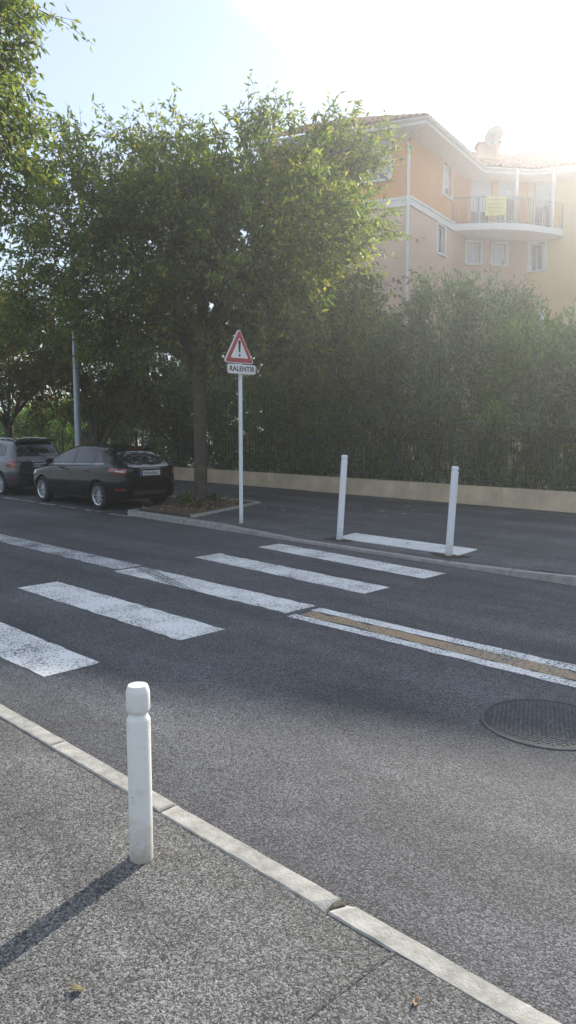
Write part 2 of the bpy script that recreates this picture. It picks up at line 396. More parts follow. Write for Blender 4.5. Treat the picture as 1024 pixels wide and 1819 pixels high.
# near kerb stones, one by one
kn = tag(sheet('kerb_near', [(-120, 2.055), (60, 2.055), (60, 2.19), (-120, 2.19)], 0.012, M['joint']), kind='structure')
rnd = random.Random(4)
for k in range(-16, 9):
    bm = bmesh.new(); bmesh.ops.create_cube(bm, size=1.0)
    L = 1.071
    for v in bm.verts: v.co = Vector((v.co.x * L, v.co.y * 0.108, v.co.z * 0.2))
    es = [e for e in bm.edges if abs(e.verts[0].co.x - e.verts[1].co.x) > 0.5]
    bmesh.ops.subdivide_edges(bm, edges=es, cuts=14, use_grid_fill=True)
    bmesh.ops.bevel(bm, geom=[e for e in bm.edges if len(e.link_faces) == 2 and e.calc_face_angle(0) > 1.0 and max(e.verts[0].co.z, e.verts[1].co.z) > 0.05], offset=0.007, segments=1, affect='EDGES')
    for v in bm.verts:
        v.co.y += rnd.gauss(0, 0.0013); v.co.z += rnd.gauss(0, 0.0007)
    if k == 2:
        for v in bm.verts:
            if v.co.x < -L / 2 + 0.05 and v.co.y > 0.02: v.co.z -= 0.014; v.co.x += 0.016
    if k == 1:
        for v in bm.verts:
            if v.co.x > L / 2 - 0.03 and v.co.y < -0.03: v.co.z -= 0.012
    o = from_bm('kerb_stone', bm, M['kerb'], kn); o.location = (-2.93 - 0.54 + 1.085 * k, 2.122 + rnd.uniform(-.003, .003), -0.063 + rnd.uniform(-.002, .002))
    o.rotation_euler = (0, 0, rnd.uniform(-.002, .002))
# crumb of broken mortar in the open joint
c = ground(597, 1611, 0.03); 
bm = bmesh.new(); bmesh.ops.create_icosphere(bm, subdivisions=2, radius=0.02)
for v in bm.verts: v.co = Vector((v.co.x * 1.3, v.co.y * 2.0, v.co.z * 0.7)) * rnd.uniform(0.75, 1.15)
o = from_bm('joint_filling', bm, M['soil'], kn); o.location = (c.x, c.y + 0.01, 0.026)

# far pavement with a dropped kerb at the crossing
xs = [-13.7 + 0.25 * i for i in range(60)] + [2 + 2.0 * i for i in range(40)]
ts = [0, 0.04, 0.08, 0.13, 0.18, 0.24, 0.3, 0.4, 0.55, 0.75, 1.0]
V = []; FC = []
for i, x in enumerate(xs):
    for t in ts:
        y = fk(x) + 0.145 + (15.3 - fk(x) - 0.145) * t
        xx = x - (0.55 * min(1, (y - 9.2) / 2.4) if i == 0 else 0)
        V.append((xx, y, zp(x, y)))
nt = len(ts)
for i in range(len(xs) - 1):
    for j in range(nt - 1): FC.append((i * nt + j, (i + 1) * nt + j, (i + 1) * nt + j + 1, i * nt + j + 1))
b0 = len(V)
V += [(-120, 11.62, 0.11), (-14.24, 11.62, 0.11), (-14.24, 15.3, 0.11), (-120, 15.3, 0.11)]; FC.append((b0, b0 + 1, b0 + 2, b0 + 3))
pf = tag(mesh('pavement_far', V, FC, M['pave_far']), kind='structure')
kf = tag(sheet('kerb_far', [(-13.9, 9.02), (-13.9, 9.2), (60, 8.9), (60, 8.75)], 0.004, M['joint']), kind='structure')
def kerbstone(p, q, w, za, zb, parent, mtl):
    """one stone from p to q, width w to the left of p->q, tops za, zb"""
    d = Vector((q[0] - p[0], q[1] - p[1])); L = d.length; d /= L; nrm = Vector((-d.y, d.x))
    g = 0.006; P = Vector(p) + d * g; Q = Vector(q) - d * g
    bm = bmesh.new(); vs = []
    for pt, z in ((P, za), (Q, zb)):
        for off, zz in ((0, -0.1), (w, -0.1), (w, z), (0, z)): vs.append(bm.verts.new((pt.x + nrm.x * off, pt.y + nrm.y * off, zz)))
    for f in ((0, 1, 2, 3), (7, 6, 5, 4), (0, 4, 5, 1), (1, 5, 6, 2), (2, 6, 7, 3), (3, 7, 4, 0)): bm.faces.new([vs[i] for i in f])
    bmesh.ops.recalc_face_normals(bm, faces=bm.faces)
    bmesh.ops.bevel(bm, geom=[e for e in bm.edges if min(e.verts[0].co.z, e.verts[1].co.z) > 0.0 and e.is_manifold], offset=0.012, segments=2, affect='EDGES')
    return from_bm('kerb_stone', bm, mtl, parent)
x = -13.72
while x < 14:
    x2 = x + 1.0
    kerbstone((x, fk(x)), (x2, fk(x2)), 0.142, zp(x, fk(x)) + 0.006, zp(x2, fk(x2)) + 0.006, kf, M['kerb_far']); x = x2
for i in range(3):                                             # the kerb turning in at the end of the parking bay
    a, b = i / 3, (i + 1) / 3
    A0 = Vector((-13.74, 9.06)); A1 = Vector((-14.30, 11.5))
    p = A0.lerp(A1, a); q = A0.lerp(A1, b)
    kerbstone((q.x, q.y), (p.x, p.y), 0.12, 0.117, 0.117, kf, M['kerb_far'])
for i in range(24):
    kerbstone((-14.35 - i - 1, 11.5), (-14.35 - i, 11.5), 0.118, 0.117, 0.117, kf, M['kerb_far'])

# painted markings, children of the road; edges slightly uneven
rnm = random.Random(11)
def marking(name, x0, x1, y0, y1, m, z=0.004, skew=0.0, jit=0.008, parent=road, xs0=0.0):
    n = max(4, int((x1 - x0) / 0.12)); v = []
    for i in range(n + 1):
        x = x0 + (x1 - x0) * i / n
        v.append((x + xs0, y0 + skew * (x - x0) + rnm.gauss(0, jit), z)); v.append((x, y1 + skew * (x - x0) + rnm.gauss(0, jit), z))
    return mesh(name, v, [(2 * i, 2 * i + 2, 2 * i + 3, 2 * i + 1) for i in range(n)], m, road if parent is None else parent)
marking('crossing_stripe', -8.45, -5.27, 2.69, 3.19, M['paint'])
marking('crossing_stripe', -8.46, -5.33, 4.03, 4.55, M['paint'])
marking('crossing_stripe', -8.55, -5.36, 5.39, 5.84, M['paint'])
marking('crossing_stripe', -8.63, -5.37, 6.80, 7.27, M['paint'], skew=-0.045)
marking('crossing_stripe', -8.66, -5.38, 8.08, 8.57, M['paint'], skew=-0.075)
for i in range(8):
    marking('centre_line', -8.62 - 3.2 * (i + 1), -8.62 - 3.2 * i, 5.50, 5.90, M['paint_old'])
for i in range(6):
    marking('centre_line', -5.27 + 3 * i, -5.27 + 3 * i + 2.99, 5.66, 5.81, M['paint'], jit=0.005)
    marking('centre_line', -5.27 + 3 * i, -5.27 + 3 * i + 2.99, 5.30, 5.43, M['paint'], jit=0.005)
    marking('glue_residue', -5.22 + 3 * i, -5.22 + 3 * i + 2.9, 5.445, 5.645, M['residue'], z=0.003, jit=0.02)
# tyre tread printed across the middle stripe
v = []; f = []
for i in range(26):
    a = ground(262 + 88 * i / 25, 1005 + 45 * i / 25, 0.007); b = ground(238 + 100 * i / 25, 1009 + 46 * i / 25, 0.007)
    d = (ground(262 + 88 * (i + .38) / 25, 1005 + 45 * (i + .38) / 25, 0.007) - a)
    for p in (a, b, b + d, a + d): v.append((p.x, p.y, 0.007))
    f.append(tuple(range(4 * i, 4 * i + 4)))
mesh('tyre_print', v, f, plain('tyre_print', (0.12, 0.12, 0.125), 0.8, var=0.3, scale=30), road)
# little dashes that mark the parking bay
for px, py, w in ((15, 885, .5), (29, 887, .4), (44, 889, .3), (55, 890.5, .5), (80, 895, .45), (93, 896.5, .3), (115, 900, .4), (127, 901.5, .5), (162, 907, .45), (172, 908.5, .4), (206, 914.5, .5), (221, 916, .5)):
    p = ground(px, py)
    marking('bay_dash', p.x - w / 2, p.x + w / 2, p.y - 0.05, p.y + 0.05, M['paint_old'], jit=0.006)

# manhole cover
mc = ground(974, 1284)
mh = empty('manhole_cover', (mc.x, mc.y, 0.0)); tag(mh, 'round cast iron manhole cover with raised tread set in the road', 'manhole cover')
lathe('frame', [(0.425, -0.05), (0.425, 0.006), (0.415, 0.009), (0.402, 0.009), (0.398, 0.0), (0.398, -0.05)], plain('worn_rim', (0.085, 0.085, 0.087), 0.7, 0.1, var=0.35, scale=16, bmp=0.4), mh, 48)
lathe('cover', [(0.395, -0.05), (0.395, 0.003), (0.385, 0.005)], M['iron'], mh, 48)
V = []; FC = []
rm = random.Random(3)
for i in range(-12, 13):
    for j in range(-12, 13):
        x = i * 0.031 + (0.0155 if j % 2 else 0); y = j * 0.031
        if math.hypot(x, y) > 0.365 or math.hypot(x, y) < 0.03: continue
        a = math.pi / 4 if (i + j) % 2 else -math.pi / 4; ca, sa = math.cos(a), math.sin(a); b0 = len(V)
        for z, s in ((0.003, 1.0), (0.011, 0.7)):
            for u, w in ((-.0135, -.0055), (.0135, -.0055), (.0135, .0055), (-.0135, .0055)):
                V.append((x + (u * ca - w * sa) * s, y + (u * sa + w * ca) * s, z))
        FC += [(b0 + 4, b0 + 5, b0 + 6, b0 + 7)] + [(b0 + k, b0 + (k + 1) % 4, b0 + 4 + (k + 1) % 4, b0 + 4 + k) for k in range(4)]
tag(mesh('tread_pattern', V, FC, M['iron_lit'], mh), kind='stuff')
lathe('lifting_eye', [(0.022, 0.0), (0.022, 0.012), (0.012, 0.012), (0.012, 0.004)], M['iron_lit'], mh, 14)

# tactile strip on the far pavement
tp0, tp1 = -8.25, -5.85
V = []; FC = []
def tpt(x, y): return (x, y - 0.03 * (x + 8.25), zp(x, y) + 0.012)
tac = empty('tactile_strip', (-7, 9.8, zp(-7, 9.8))); tag(tac, 'white studded tactile strip laid on the far pavement between two posts', 'tactile paving')
for i in range(6):
    V = []; FC = []
    xa, xb = tp0 + 0.4 * i + 0.004, tp0 + 0.4 * (i + 1) - 0.004
    for j in range(4):
        for xx in (xa, xb): V.append(tpt(xx, 9.45 + 0.5 * j / 3))
    for j in range(3): FC.append((2 * j, 2 * j + 1, 2 * j + 3, 2 * j + 2))
    V = [(a + 7, b - 9.8, cz - zp(-7, 9.8)) for a, b, cz in V]
    nb = len(V); V += [(a, b, cz - 0.012) for a, b, cz in V[:]]
    FC += [(0, nb, nb + 1, 1), (6, 7, nb + 7, nb + 6)]
    FC += [(2 * j, 2 * j + 2, nb + 2 * j + 2, nb + 2 * j) for j in range(3)] + [(2 * j + 1, nb + 2 * j + 1, nb + 2 * j + 3, 2 * j + 3) for j in range(3)]
    mesh('tactile_slab', V, FC, M['paint_new'], tac)
V = []; FC = []
for i in range(34):
    for j in range(7):
        x = tp0 + 0.045 + 0.0705 * i; y = 9.49 + 0.07 * j; X, Y, Z = tpt(x, y); b0 = len(V)
        for rr, dz in ((0.017, 0.0), (0.011, 0.006)):
            for k in range(6): V.append((X + 7 + rr * math.cos(k * 1.0472), Y - 9.8 + rr * math.sin(k * 1.0472), Z + dz - zp(-7, 9.8)))
        FC += [tuple(b0 + 6 + k for k in range(6))] + [(b0 + k, b0 + (k + 1) % 6, b0 + 6 + (k + 1) % 6, b0 + 6 + k) for k in range(6)]
tag(mesh('stud_field', V, FC, M['paint_new'], tac), kind='stuff')

# ------------------------------------------------------------------ low wall and fence
WY = 15.3
wall = empty('low_wall', (-15, WY, 0.1)); tag(wall, 'low beige rendered garden wall behind the far pavement', 'wall')
rw = random.Random(8)
for i in range(22):
    x = -46 + 2.5 * i
    bm = bmesh.new(); bmesh.ops.create_cube(bm, size=1.0)
    for v in bm.verts: v.co = Vector((v.co.x * 2.494, v.co.y * 0.22, v.co.z * 0.44 + (0.006 * rw.random() if v.co.z > 0 else 0)))
    bmesh.ops.bevel(bm, geom=bm.edges[:], offset=0.012, segments=1, affect='EDGES')
    o = from_bm('wall_section', bm, M['wall'], wall); o.location = (x + 1.25 + 15, 0.11 + rw.uniform(-.004, .004), 0.2)
fence = empty('garden_fence', (-15, WY + 0.11, 0.52)); tag(fence, 'dark green bar fence standing on the low garden wall', 'fence')
bar = box_me('bar', 0.013, 0.013, 1.12); 
for i in range(210):
    o = link('bar', bar, fence, M['fence']); o.location = (-15.5 + 0.135 * i, 0, 0)
pst = box_me('post', 0.045, 0.045, 1.2)
for i in range(12):
    o = link('post', pst, fence, M['fence']); o.location = (-15.43 + 2.565 * i, 0, -0.01)
for z in (0.12, 1.02):
    box('rail', (-1.3, 0.014, z), (28.4, 0.010, 0.022), M['fence'], fence)

# ------------------------------------------------------------------ apartment building
AX = hz(722) * 27.5
dR = hz(1385).normalized(); dL = hz(-2800).normalized(); camR = Vector((math.cos(PSI), math.sin(PSI)))
camF = Vector((-math.sin(PSI), math.cos(PSI)))
tB = meet(797, AX, dR); Bp = AX + dR * tB; B2 = AX + dR * (tB + 1.4)
dBC = (camR * 0.985 + camF * 0.17).normalized()
Cp = B2 + dBC * meet(925, B2, dBC); Dp = Cp - dL * 14.0; Lp = AX + dL * 5.6
ZB, ZT, Z0 = zat(726, 357, AX), zat(727, 241, AX), -0.05
bld = empty('apartment_building', (AX.x, AX.y, 0)); tag(bld, 'orange and beige apartment building with tiled roof, balcony and white window shutters', 'building')
def bpart(name, V, FC, m, parent=bld, smooth=False):
    O = Vector((AX.x, AX.y, 0)) if parent is not None else Vector((0, 0, 0))
    return mesh(name, [Vector(v) - O for v in V], FC, m, parent, smooth)
def quadwall(name, P, Q, z0, z1, holes, m):
    """wall between plan points P and Q seen from the side of the camera, with recessed openings"""
    d = (Q - P); L = d.length; d = d / L; nrm = Vector((d.y, -d.x))
    if nrm.dot(P) > 0: nrm = -nrm
    us = sorted({0, L} | {h[0] for h in holes} | {h[1] for h in holes}); zs = sorted({z0, z1} | {h[2] for h in holes} | {h[3] for h in holes})
    V = []; FC = []
    def q(a, b, c_, e): 
        b0 = len(V); V.extend([a, b, c_, e]); FC.append((b0, b0 + 1, b0 + 2, b0 + 3))
    def pt(u, z, off=0.0): 
        p = P + d * u - nrm * off; return (p.x, p.y, z)
    for i in range(len(us) - 1):
        for j in range(len(zs) - 1):
            um, zm = (us[i] + us[i + 1]) / 2, (zs[j] + zs[j + 1]) / 2
            if any(h[0] < um < h[1] and h[2] < zm < h[3] for h in holes): continue
            q(pt(us[i], zs[j]), pt(us[i + 1], zs[j]), pt(us[i + 1], zs[j + 1]), pt(us[i], zs[j + 1]))
    for u0, u1, za, zb in holes:
        r = 0.18
        q(pt(u0, za), pt(u0, zb), pt(u0, zb, r), pt(u0, za, r)); q(pt(u1, za), pt(u1, za, r), pt(u1, zb, r), pt(u1, zb))
        q(pt(u0, za), pt(u0, za, r), pt(u1, za, r), pt(u1, za)); q(pt(u0, zb), pt(u1, zb), pt(u1, zb, r), pt(u0, zb, r))
    return bpart(name, V, FC, m), P, d, nrm
def slab(name, P, d, nrm, u0, u1, z0, z1, o0, o1, m, parent):
    """box on a wall: from u0 to u1, z0 to z1, offsets o0..o1 along the outward normal"""
    V = []
    for o in (o0, o1):
        for u, z in ((u0, z0), (u1, z0), (u1, z1), (u0, z1)):
            p = P + d * u + nrm * o; V.append((p.x, p.y, z))
    FC = [(0, 1, 2, 3), (7, 6, 5, 4), (0, 4, 5, 1), (1, 5, 6, 2), (2, 6, 7, 3), (3, 7, 4, 0)]
    ob = bpart(name, V, FC, m, bld)
    bm = bmesh.new(); bm.from_mesh(ob.data); bmesh.ops.recalc_face_normals(bm, faces=bm.faces); bm.to_mesh(ob.data); bm.free()
    if parent is not bld: ob.parent = parent
    return ob
def window(wl_, u0, u1, za, zb, style):
    _, P, d, n_ = wl_
    fr = slab('window', P, d, n_, u0 + .002, u1 - .002, za + .002, zb - .002, -0.17, -0.13, M['glass_b'], bld)
    for a, b in ((u0, u0 + .06), (u1 - .06, u1), ((u0 + u1) / 2 - .03, (u0 + u1) / 2 + .03)):
        slab('frame', P, d, n_, a, b, za, zb, -0.13, -0.09, M['trim'], fr)
    slab('frame', P, d, n_, u0 + .06, u1 - .06, zb - .06, zb, -0.127, -0.09, M['trim'], fr)
    slab('sill', P, d, n_, u0 - .08, u1 + .08, za - .07, za - .004, -0.03, 0.09, M['trim'], fr)
    if 's' in style:                                             # surround
        for a, b, c_, e in ((u0 - .12, u0 - .002, za, zb + .12), (u1 + .002, u1 + .12, za, zb + .12), (u0, u1, zb + .002, zb + .12)):
            slab('surround', P, d, n_, a, b, c_, e, 0.0, 0.03, M['trim'], fr)
    if 'r' in style:                                             # roller shutter, partly down
        k = float(style.split('r')[1] or 0.9); zl = zb - (zb - za) * k
        nsl = max(4, int((zb - zl) / 0.12)); 
        for i in range(nsl):
            a = zl + (zb - .06 - zl) * i / nsl; b = zl + (zb - .06 - zl) * (i + 1) / nsl
            slab('shutter_slat', P, d, n_, u0 + .065, u1 - .065, a + .004, b - .004, -0.088, -0.07, M['shutter'], fr)
    return fr
def ucol(px, P, d): return meet(px, P, d)
# left face
dLA = -dL
uLw0, uLw1 = meet(645, Lp, dLA), meet(684, Lp, dLA)
zl0, zl1 = zat(684, 318, Lp + dLA * uLw1), zat(684, 256, Lp + dLA * uLw1)
wU = quadwall('upper_wall', Lp, AX, ZB, ZT, [(uLw0, uLw1, zl0, zl1)], M['render_up']); window(wU, uLw0, uLw1, zl0, zl1, 'sr.8')
quadwall('lower_wall', Lp, AX, Z0, ZB, [], M['render_low'])
# right face
a0, a1 = meet(779, AX, dR), meet(792, AX, dR)
z_a, z_b = zat(779, 345, AX + dR * a0), zat(779, 287, AX + dR * a0)
wU = quadwall('upper_wall', AX, B2, ZB, ZT, [(a0, a1, z_a, z_b)], M['render_up']); window(wU, a0, a1, z_a, z_b, 'sr.75')
a0, a1 = meet(770, AX, dR), meet(783, AX, dR)
z_a, z_b = zat(776, 448, AX + dR * a0), zat(776, 398, AX + dR * a0)
wU = quadwall('lower_wall', AX, B2, Z0, ZB, [(a0, a1, z_a, z_b)], M['render_low']); window(wU, a0, a1, z_a, z_b, 's')
# back wall of the corner
hs = []
for p0, p1 in ((806, 817), (826, 862), (872, 905)):
    u0, u1 = meet(p0, B2, dBC), meet(p1, B2, dBC); hs.append((u0, u1, ZB + 0.12, ZB + 2.25))
wU = quadwall('upper_wall', B2, Cp, ZB, ZT, hs, M['render_up'])
for i, h in enumerate(hs): window(wU, *h, ['', 'r.62', 'r.35'][i])
hs = []
for p0, p1, ya, yb in ((823, 845, 468, 432), (867, 889, 470, 434), (914, 924, 480, 436)):
    u0, u1 = meet(p0, B2, dBC), meet(p1, B2, dBC); P_ = B2 + dBC * u0; hs.append((u0, u1, zat(p0, ya, P_), zat(p0, yb, P_)))
hs2 = []
for p0, p1, ya, yb in ((823, 845, 560, 522), (867, 889, 562, 524)):
    u0, u1 = meet(p0, B2, dBC), meet(p1, B2, dBC); P_ = B2 + dBC * u0; hs2.append((u0, u1, zat(p0, ya, P_), zat(p0, yb, P_)))
wU = quadwall('lower_wall', B2, Cp, Z0, ZB, hs[:2] + hs2, M['render_low'])
for i, h in enumerate(hs[:2]): window(wU, *h, 'sr.97')
for i, h in enumerate(hs2): window(wU, *h, 'sr.6')
# wing
dW = -dL
h1 = (meet(935, Cp, dW), meet(966, Cp, dW), ZB + 0.12, ZB + 2.25); 
wU = quadwall('upper_wall', Cp, Dp, ZB, ZT, [h1], M['render_yel']); window(wU, *h1, 'r.5')
P_ = Cp + dW * meet(932, Cp, dW)
h2 = (meet(932, Cp, dW), meet(955, Cp, dW), zat(932, 482, P_), zat(932, 433, P_)); h3 = (h2[0], h2[1], h2[2] - 2.85, h2[3] - 2.85)
wU = quadwall('lower_wall', Cp, Dp, Z0, ZB, [h2, h3], M['render_yel']); window(wU, *h2, 's'); window(wU, *h3, 's')
# rear walls so the block is solid
back = camF * 11
quadwall('rear_wall', Lp, Lp + back, Z0, ZT, [], M['render_low']); quadwall('rear_wall', Lp + back, Dp + back, Z0, ZT, [], M['render_low']); quadwall('rear_wall', Dp + back, Dp, Z0, ZT, [], M['render_low'])

def offset_line(pts, off):
    out = []
    n = len(pts); ns = []
    for i in range(n - 1):
        d = (pts[i + 1] - pts[i]).normalized(); ns.append(Vector((d.y, -d.x)))
    for i in range(n):
        if i == 0: out.append(pts[0] + ns[0] * off)
        elif i == n - 1: out.append(pts[-1] + ns[-1] * off)
        else:
            m_ = (ns[i - 1] + ns[i]).normalized(); out.append(pts[i] + m_ * (off / max(0.3, m_.dot(ns[i]))))
    return out
line = [Lp, AX, B2, Cp, Dp]
assert Vector(((AX - Lp).y, -(AX - Lp).x)).dot(AX) < 0
def strip(name, A, za, B, zb, m, par=bld, rev=False):
    V = []; FC = []
    for i in range(len(A)): V.append((A[i].x, A[i].y, za)); V.append((B[i].x, B[i].y, zb))
    FC = [(2 * i, 2 * i + 2, 2 * i + 3, 2 * i + 1) for i in range(len(A) - 1)]
    return bpart(name, V, FC, m, par)
OV = 0.85
o1 = offset_line(line, OV); o2 = offset_line(line, OV + 0.10)
strip('soffit', line, ZT, o1, ZT + 0.02, M['trim'])
strip('fascia', o1, ZT + 0.02, o1, ZT + 0.22, M['trim'])
# gutter: half-round profile swept along the eave
gp = []
for i in range(7):
    a = math.pi * i / 6; gp.append((OV + 0.065 - 0.065 * math.cos(a), ZT + 0.20 - 0.075 * math.sin(a)))
gl = [offset_line(line, g[0]) for g in gp]; V = []; FC = []
for k in range(7):
    for p in gl[k]: V.append((p.x, p.y, gp[k][1]))
nn = len(line)
for k in range(6):
    for i in range(nn - 1): FC.append((k * nn + i, k * nn + i + 1, (k + 1) * nn + i + 1, (k + 1) * nn + i))
bpart('gutter', V, FC, M['trim'], smooth=True)
# roof slopes with rows of rounded tiles
IN = 4.6; PIT = math.tan(math.radians(24)); o_in = offset_line(line, -IN); o_e = offset_line(line, OV + 0.04)
for i in range(4):
    P0, P1, Q0, Q1 = o_e[i], o_e[i + 1], o_in[i], o_in[i + 1]
    za, zb = ZT + 0.24, ZT + 0.24 + (IN + OV) * PIT
    nt_ = max(3, int((P1 - P0).length / 0.23)); seg = 4; rows = 14
    V = []; FC = []; nu = nt_ * seg + 1
    for r in range(rows):
        for e_ in (0, 1):
            t = (r + e_) / rows; lift = 0.035 * (1 - e_)
            for j in range(nu):
                u = j / (nu - 1); a = P0.lerp(P1, u); b = Q0.lerp(Q1, u); p = a.lerp(b, t)
                hgt = 0.07 * abs(math.sin(math.pi * nt_ * u)) + lift
                V.append((p.x, p.y, za + (zb - za) * t + hgt))
    for r in range(2 * rows - 1):
        for j in range(nu - 1): FC.append((r * nu + j, r * nu + j + 1, (r + 1) * nu + j + 1, (r + 1) * nu + j))
    tag(bpart('roof_tiles', V, FC, M['tile']), kind='stuff')
cen = (Lp + Dp) / 2 + back * 0.6
V = [(p.x, p.y, ZT + 0.24 + (IN + OV) * PIT) for p in o_in] + [((Dp + back).x, (Dp + back).y, ZT + 0.3), ((Lp + back).x, (Lp + back).y, ZT + 0.3)]
bpart('rear_roof', V, [(0, 1, 2, 6), (2, 3, 5, 6), (3, 4, 5)], M['tile'])
# storey band
bl = offset_line(line[:3], 0.07); bl2 = offset_line(line[:3], 0.11)
strip('storey_band', bl, ZB - 0.16, bl, ZB + 0.06, M['trim']); strip('storey_band', bl2, ZB + 0.06, bl2, ZB + 0.14, M['trim'])
strip('storey_band', line[:3], ZB - 0.16, bl, ZB - 0.16, M['trim']); strip('storey_band', bl2, ZB + 0.14, line[:3], ZB + 0.14, M['trim']); strip('storey_band', bl, ZB + 0.06, bl2, ZB + 0.06, M['trim'])
cl_ = [Cp + dW * 2.2, Dp]; clo = offset_line(cl_, 0.08)
strip('storey_band', clo, ZB - 0.16, clo, ZB + 0.08, M['trim']); strip('storey_band', cl_, ZB - 0.16, clo, ZB - 0.16, M['trim']); strip('storey_band', clo, ZB + 0.08, cl_, ZB + 0.08, M['trim'])
# corner downpipe
pc = offset_line(line, 0.09)[1] + dL * 0.12
v, f = tubes([[((pc.x, pc.y, Z0), 0.055), ((pc.x, pc.y, ZT - 0.35), 0.055), ((pc.x - 0.1, pc.y - 0.02, ZT - 0.1), 0.055), ((o1[1].x, o1[1].y, ZT + 0.13), 0.055)]])
bpart('downpipe', v, f, M['trim'], smooth=True)
# balcony
PB = AX + dR * (tB - 0.05); nrmR = (offset_line(line, 1.0)[1] - AX).normalized()
E = [PB + dBC * 0.0 + (-camF) * 0.12]
Lb = meet(985, PB, dBC)
for k in range(1, 9):
    t = k / 8; E.append(PB + dBC * (Lb * t) - camF * (0.12 + 0.55 * math.sin(math.pi * t)))
tW = meet(985, Cp, dW); inner = [Cp + dW * tW, Cp, B2]
foot = E + inner
V = [(p.x, p.y, ZB - 0.18) for p in foot] + [(p.x, p.y, ZB + 0.07) for p in foot]; n_ = len(foot)
bpart('balcony_slab', V, [tuple(range(n_))[::-1], tuple(range(n_, 2 * n_))] + [(i, (i + 1) % n_, n_ + (i + 1) % n_, n_ + i) for i in range(n_)], M['trim'])
rail_l = [p + camF * 0.1 for p in E]
def along(pts, s):
    for i in range(len(pts) - 1):
        L = (pts[i + 1] - pts[i]).length
        if s <= L or i == len(pts) - 2: return pts[i].lerp(pts[i + 1], min(1, s / L)), (pts[i + 1] - pts[i]).normalized()
        s -= L
tot = sum((rail_l[i + 1] - rail_l[i]).length for i in range(len(rail_l) - 1))
rl = empty('railing', (0, 0, 0)); rl.parent = bld
O = Vector((AX.x, AX.y, 0))
for z in (ZB + 0.16, ZB + 1.08):
    v, f = tubes([[(Vector((p.x, p.y, z)) - O, 0.022) for p in rail_l]], 8); mesh('rail', v, f, M['rail'], rl)
balu = box_me('baluster', 0.016, 0.016, 0.92); nb_ = int(tot / 0.115)
for i in range(nb_):
    p, _ = along(rail_l, tot * (i + .5) / nb_); o = link('baluster', balu, rl, M['rail']); o.location = (p.x - O.x, p.y - O.y, ZB + 0.16)
for i in range(6):
    p, _ = along(rail_l, tot * i / 5); box('rail_post', (p.x - O.x, p.y - O.y, ZB + 0.07), (0.04, 0.04, 1.03), M['rail'], rl)
for i, px in enumerate((905, 968)):                                   # slim columns up to the eave
    t = meet(px, PB - camF * 0.35, dBC); p = PB - camF * 0.35 + dBC * t
    lathe_o = lathe('balcony_column', [(0.06, 0), (0.06, ZT - ZB - 0.02)], M['trim'], bld, 14); lathe_o.location = (p.x - O.x, p.y - O.y, ZB + 0.07)
# banner tied to the railing
i0 = min(range(200), key=lambda k: abs(meet(849, along(rail_l, tot * k / 200)[0], camF + camR * 1e-6)) if False else abs((lambda q: CX + F * (q.dot(camR)) / q.dot(camF) - 849)(along(rail_l, tot * k / 200)[0])))
i1 = min(range(200), key=lambda k: abs((lambda q: CX + F * (q.dot(camR)) / q.dot(camF) - 885)(along(rail_l, tot * k / 200)[0])))
p0, p1 = along(rail_l, tot * i0 / 200)[0] - camF * 0.06, along(rail_l, tot * i1 / 200)[0] - camF * 0.06
ban = empty('balcony_banner', ((p0.x + p1.x) / 2, (p0.y + p1.y) / 2, ZB + 0.35)); tag(ban, 'yellow banner hanging on the balcony railing of the apartment building', 'banner')
dd = (p1 - p0); Lb2 = dd.length; rzb = math.atan2(dd.y, dd.x)
ban.rotation_euler = (0, 0, rzb)
nx = 10; V = []; FC = []
for s_ in (0, 1):
    for i in range(nx + 1):
        for j in range(6):
            V.append(((i / nx - .5) * Lb2, -0.012 + 0.02 * math.sin(i * 1.3 + j * .6) + s_ * 0.004, 0.74 * j / 5))
n1 = (nx + 1) * 6
for s_ in (0, 1):
    for i in range(nx):
        for j in range(5): FC.append((s_ * n1 + i * 6 + j, s_ * n1 + (i + 1) * 6 + j, s_ * n1 + (i + 1) * 6 + j + 1, s_ * n1 + i * 6 + j + 1))
mesh('cloth', V, FC, M['yellow'], ban, True)
for k, (z, w) in enumerate(((0.58, .7), (0.42, .8), (0.27, .66), (0.13, .5))):
    box('faint_line', (0, -0.042, z), (Lb2 * w, 0.003, 0.03), plain('faded_print', (0.46, 0.43, 0.18), 0.8), ban)
# chimney, satellite dish and aerial on the roof
pch = hz(853) * 34.5; zc = zat(853, 262, pch)
chm = empty('chimney', (pch.x - O.x, pch.y - O.y, 0)); chm.parent = bld
box('stack', (0, 0, zc - 2.6), (0.9, 0.7, 2.6), M['render_low'], chm, rz=0.7)
box('cap', (0, 0, zc - 0.002), (1.05, 0.85, 0.09), M['tile'], chm, rz=0.7)
pd = hz(866) * 34.0
dz0 = zat(866, 272, pd); ds = empty('satellite_dish', (pd.x, pd.y, dz0 - 0.6)); tag(ds, 'grey satellite dish on a mast above the tiled roof', 'satellite dish')
v, f = tubes([[((0, 0, -0.3), 0.03), ((0, 0, 1.3), 0.03)]]); mesh('mast', v, f, M['rail'], ds)
V = []; FC = []
for i in range(7):
    r = 0.48 * i / 6
    for k in range(20): a = 2 * math.pi * k / 20; V.append((r * math.cos(a) * 0.88, -0.12 + 0.14 * (r / .48) ** 2 * -1 + 0.05, r * math.sin(a)))
for i in range(6):
    for k in range(20): FC.append((i * 20 + k, i * 20 + (k + 1) % 20, (i + 1) * 20 + (k + 1) % 20, (i + 1) * 20 + k))
o = mesh('reflector', V, FC, M['dish'], ds, True); o.location = (0, 0, 1.15); o.rotation_euler = (-0.3, 0, PSI - 0.65)
v, f = tubes([[((0, 0, 0), 0.012), ((0.05, -0.5, 0.12), 0.012)]], 6); o = mesh('feed_arm', v, f, M['rail'], ds); o.location = (0, 0, 0.8); o.rotation_euler = (0, 0, PSI - 0.65)
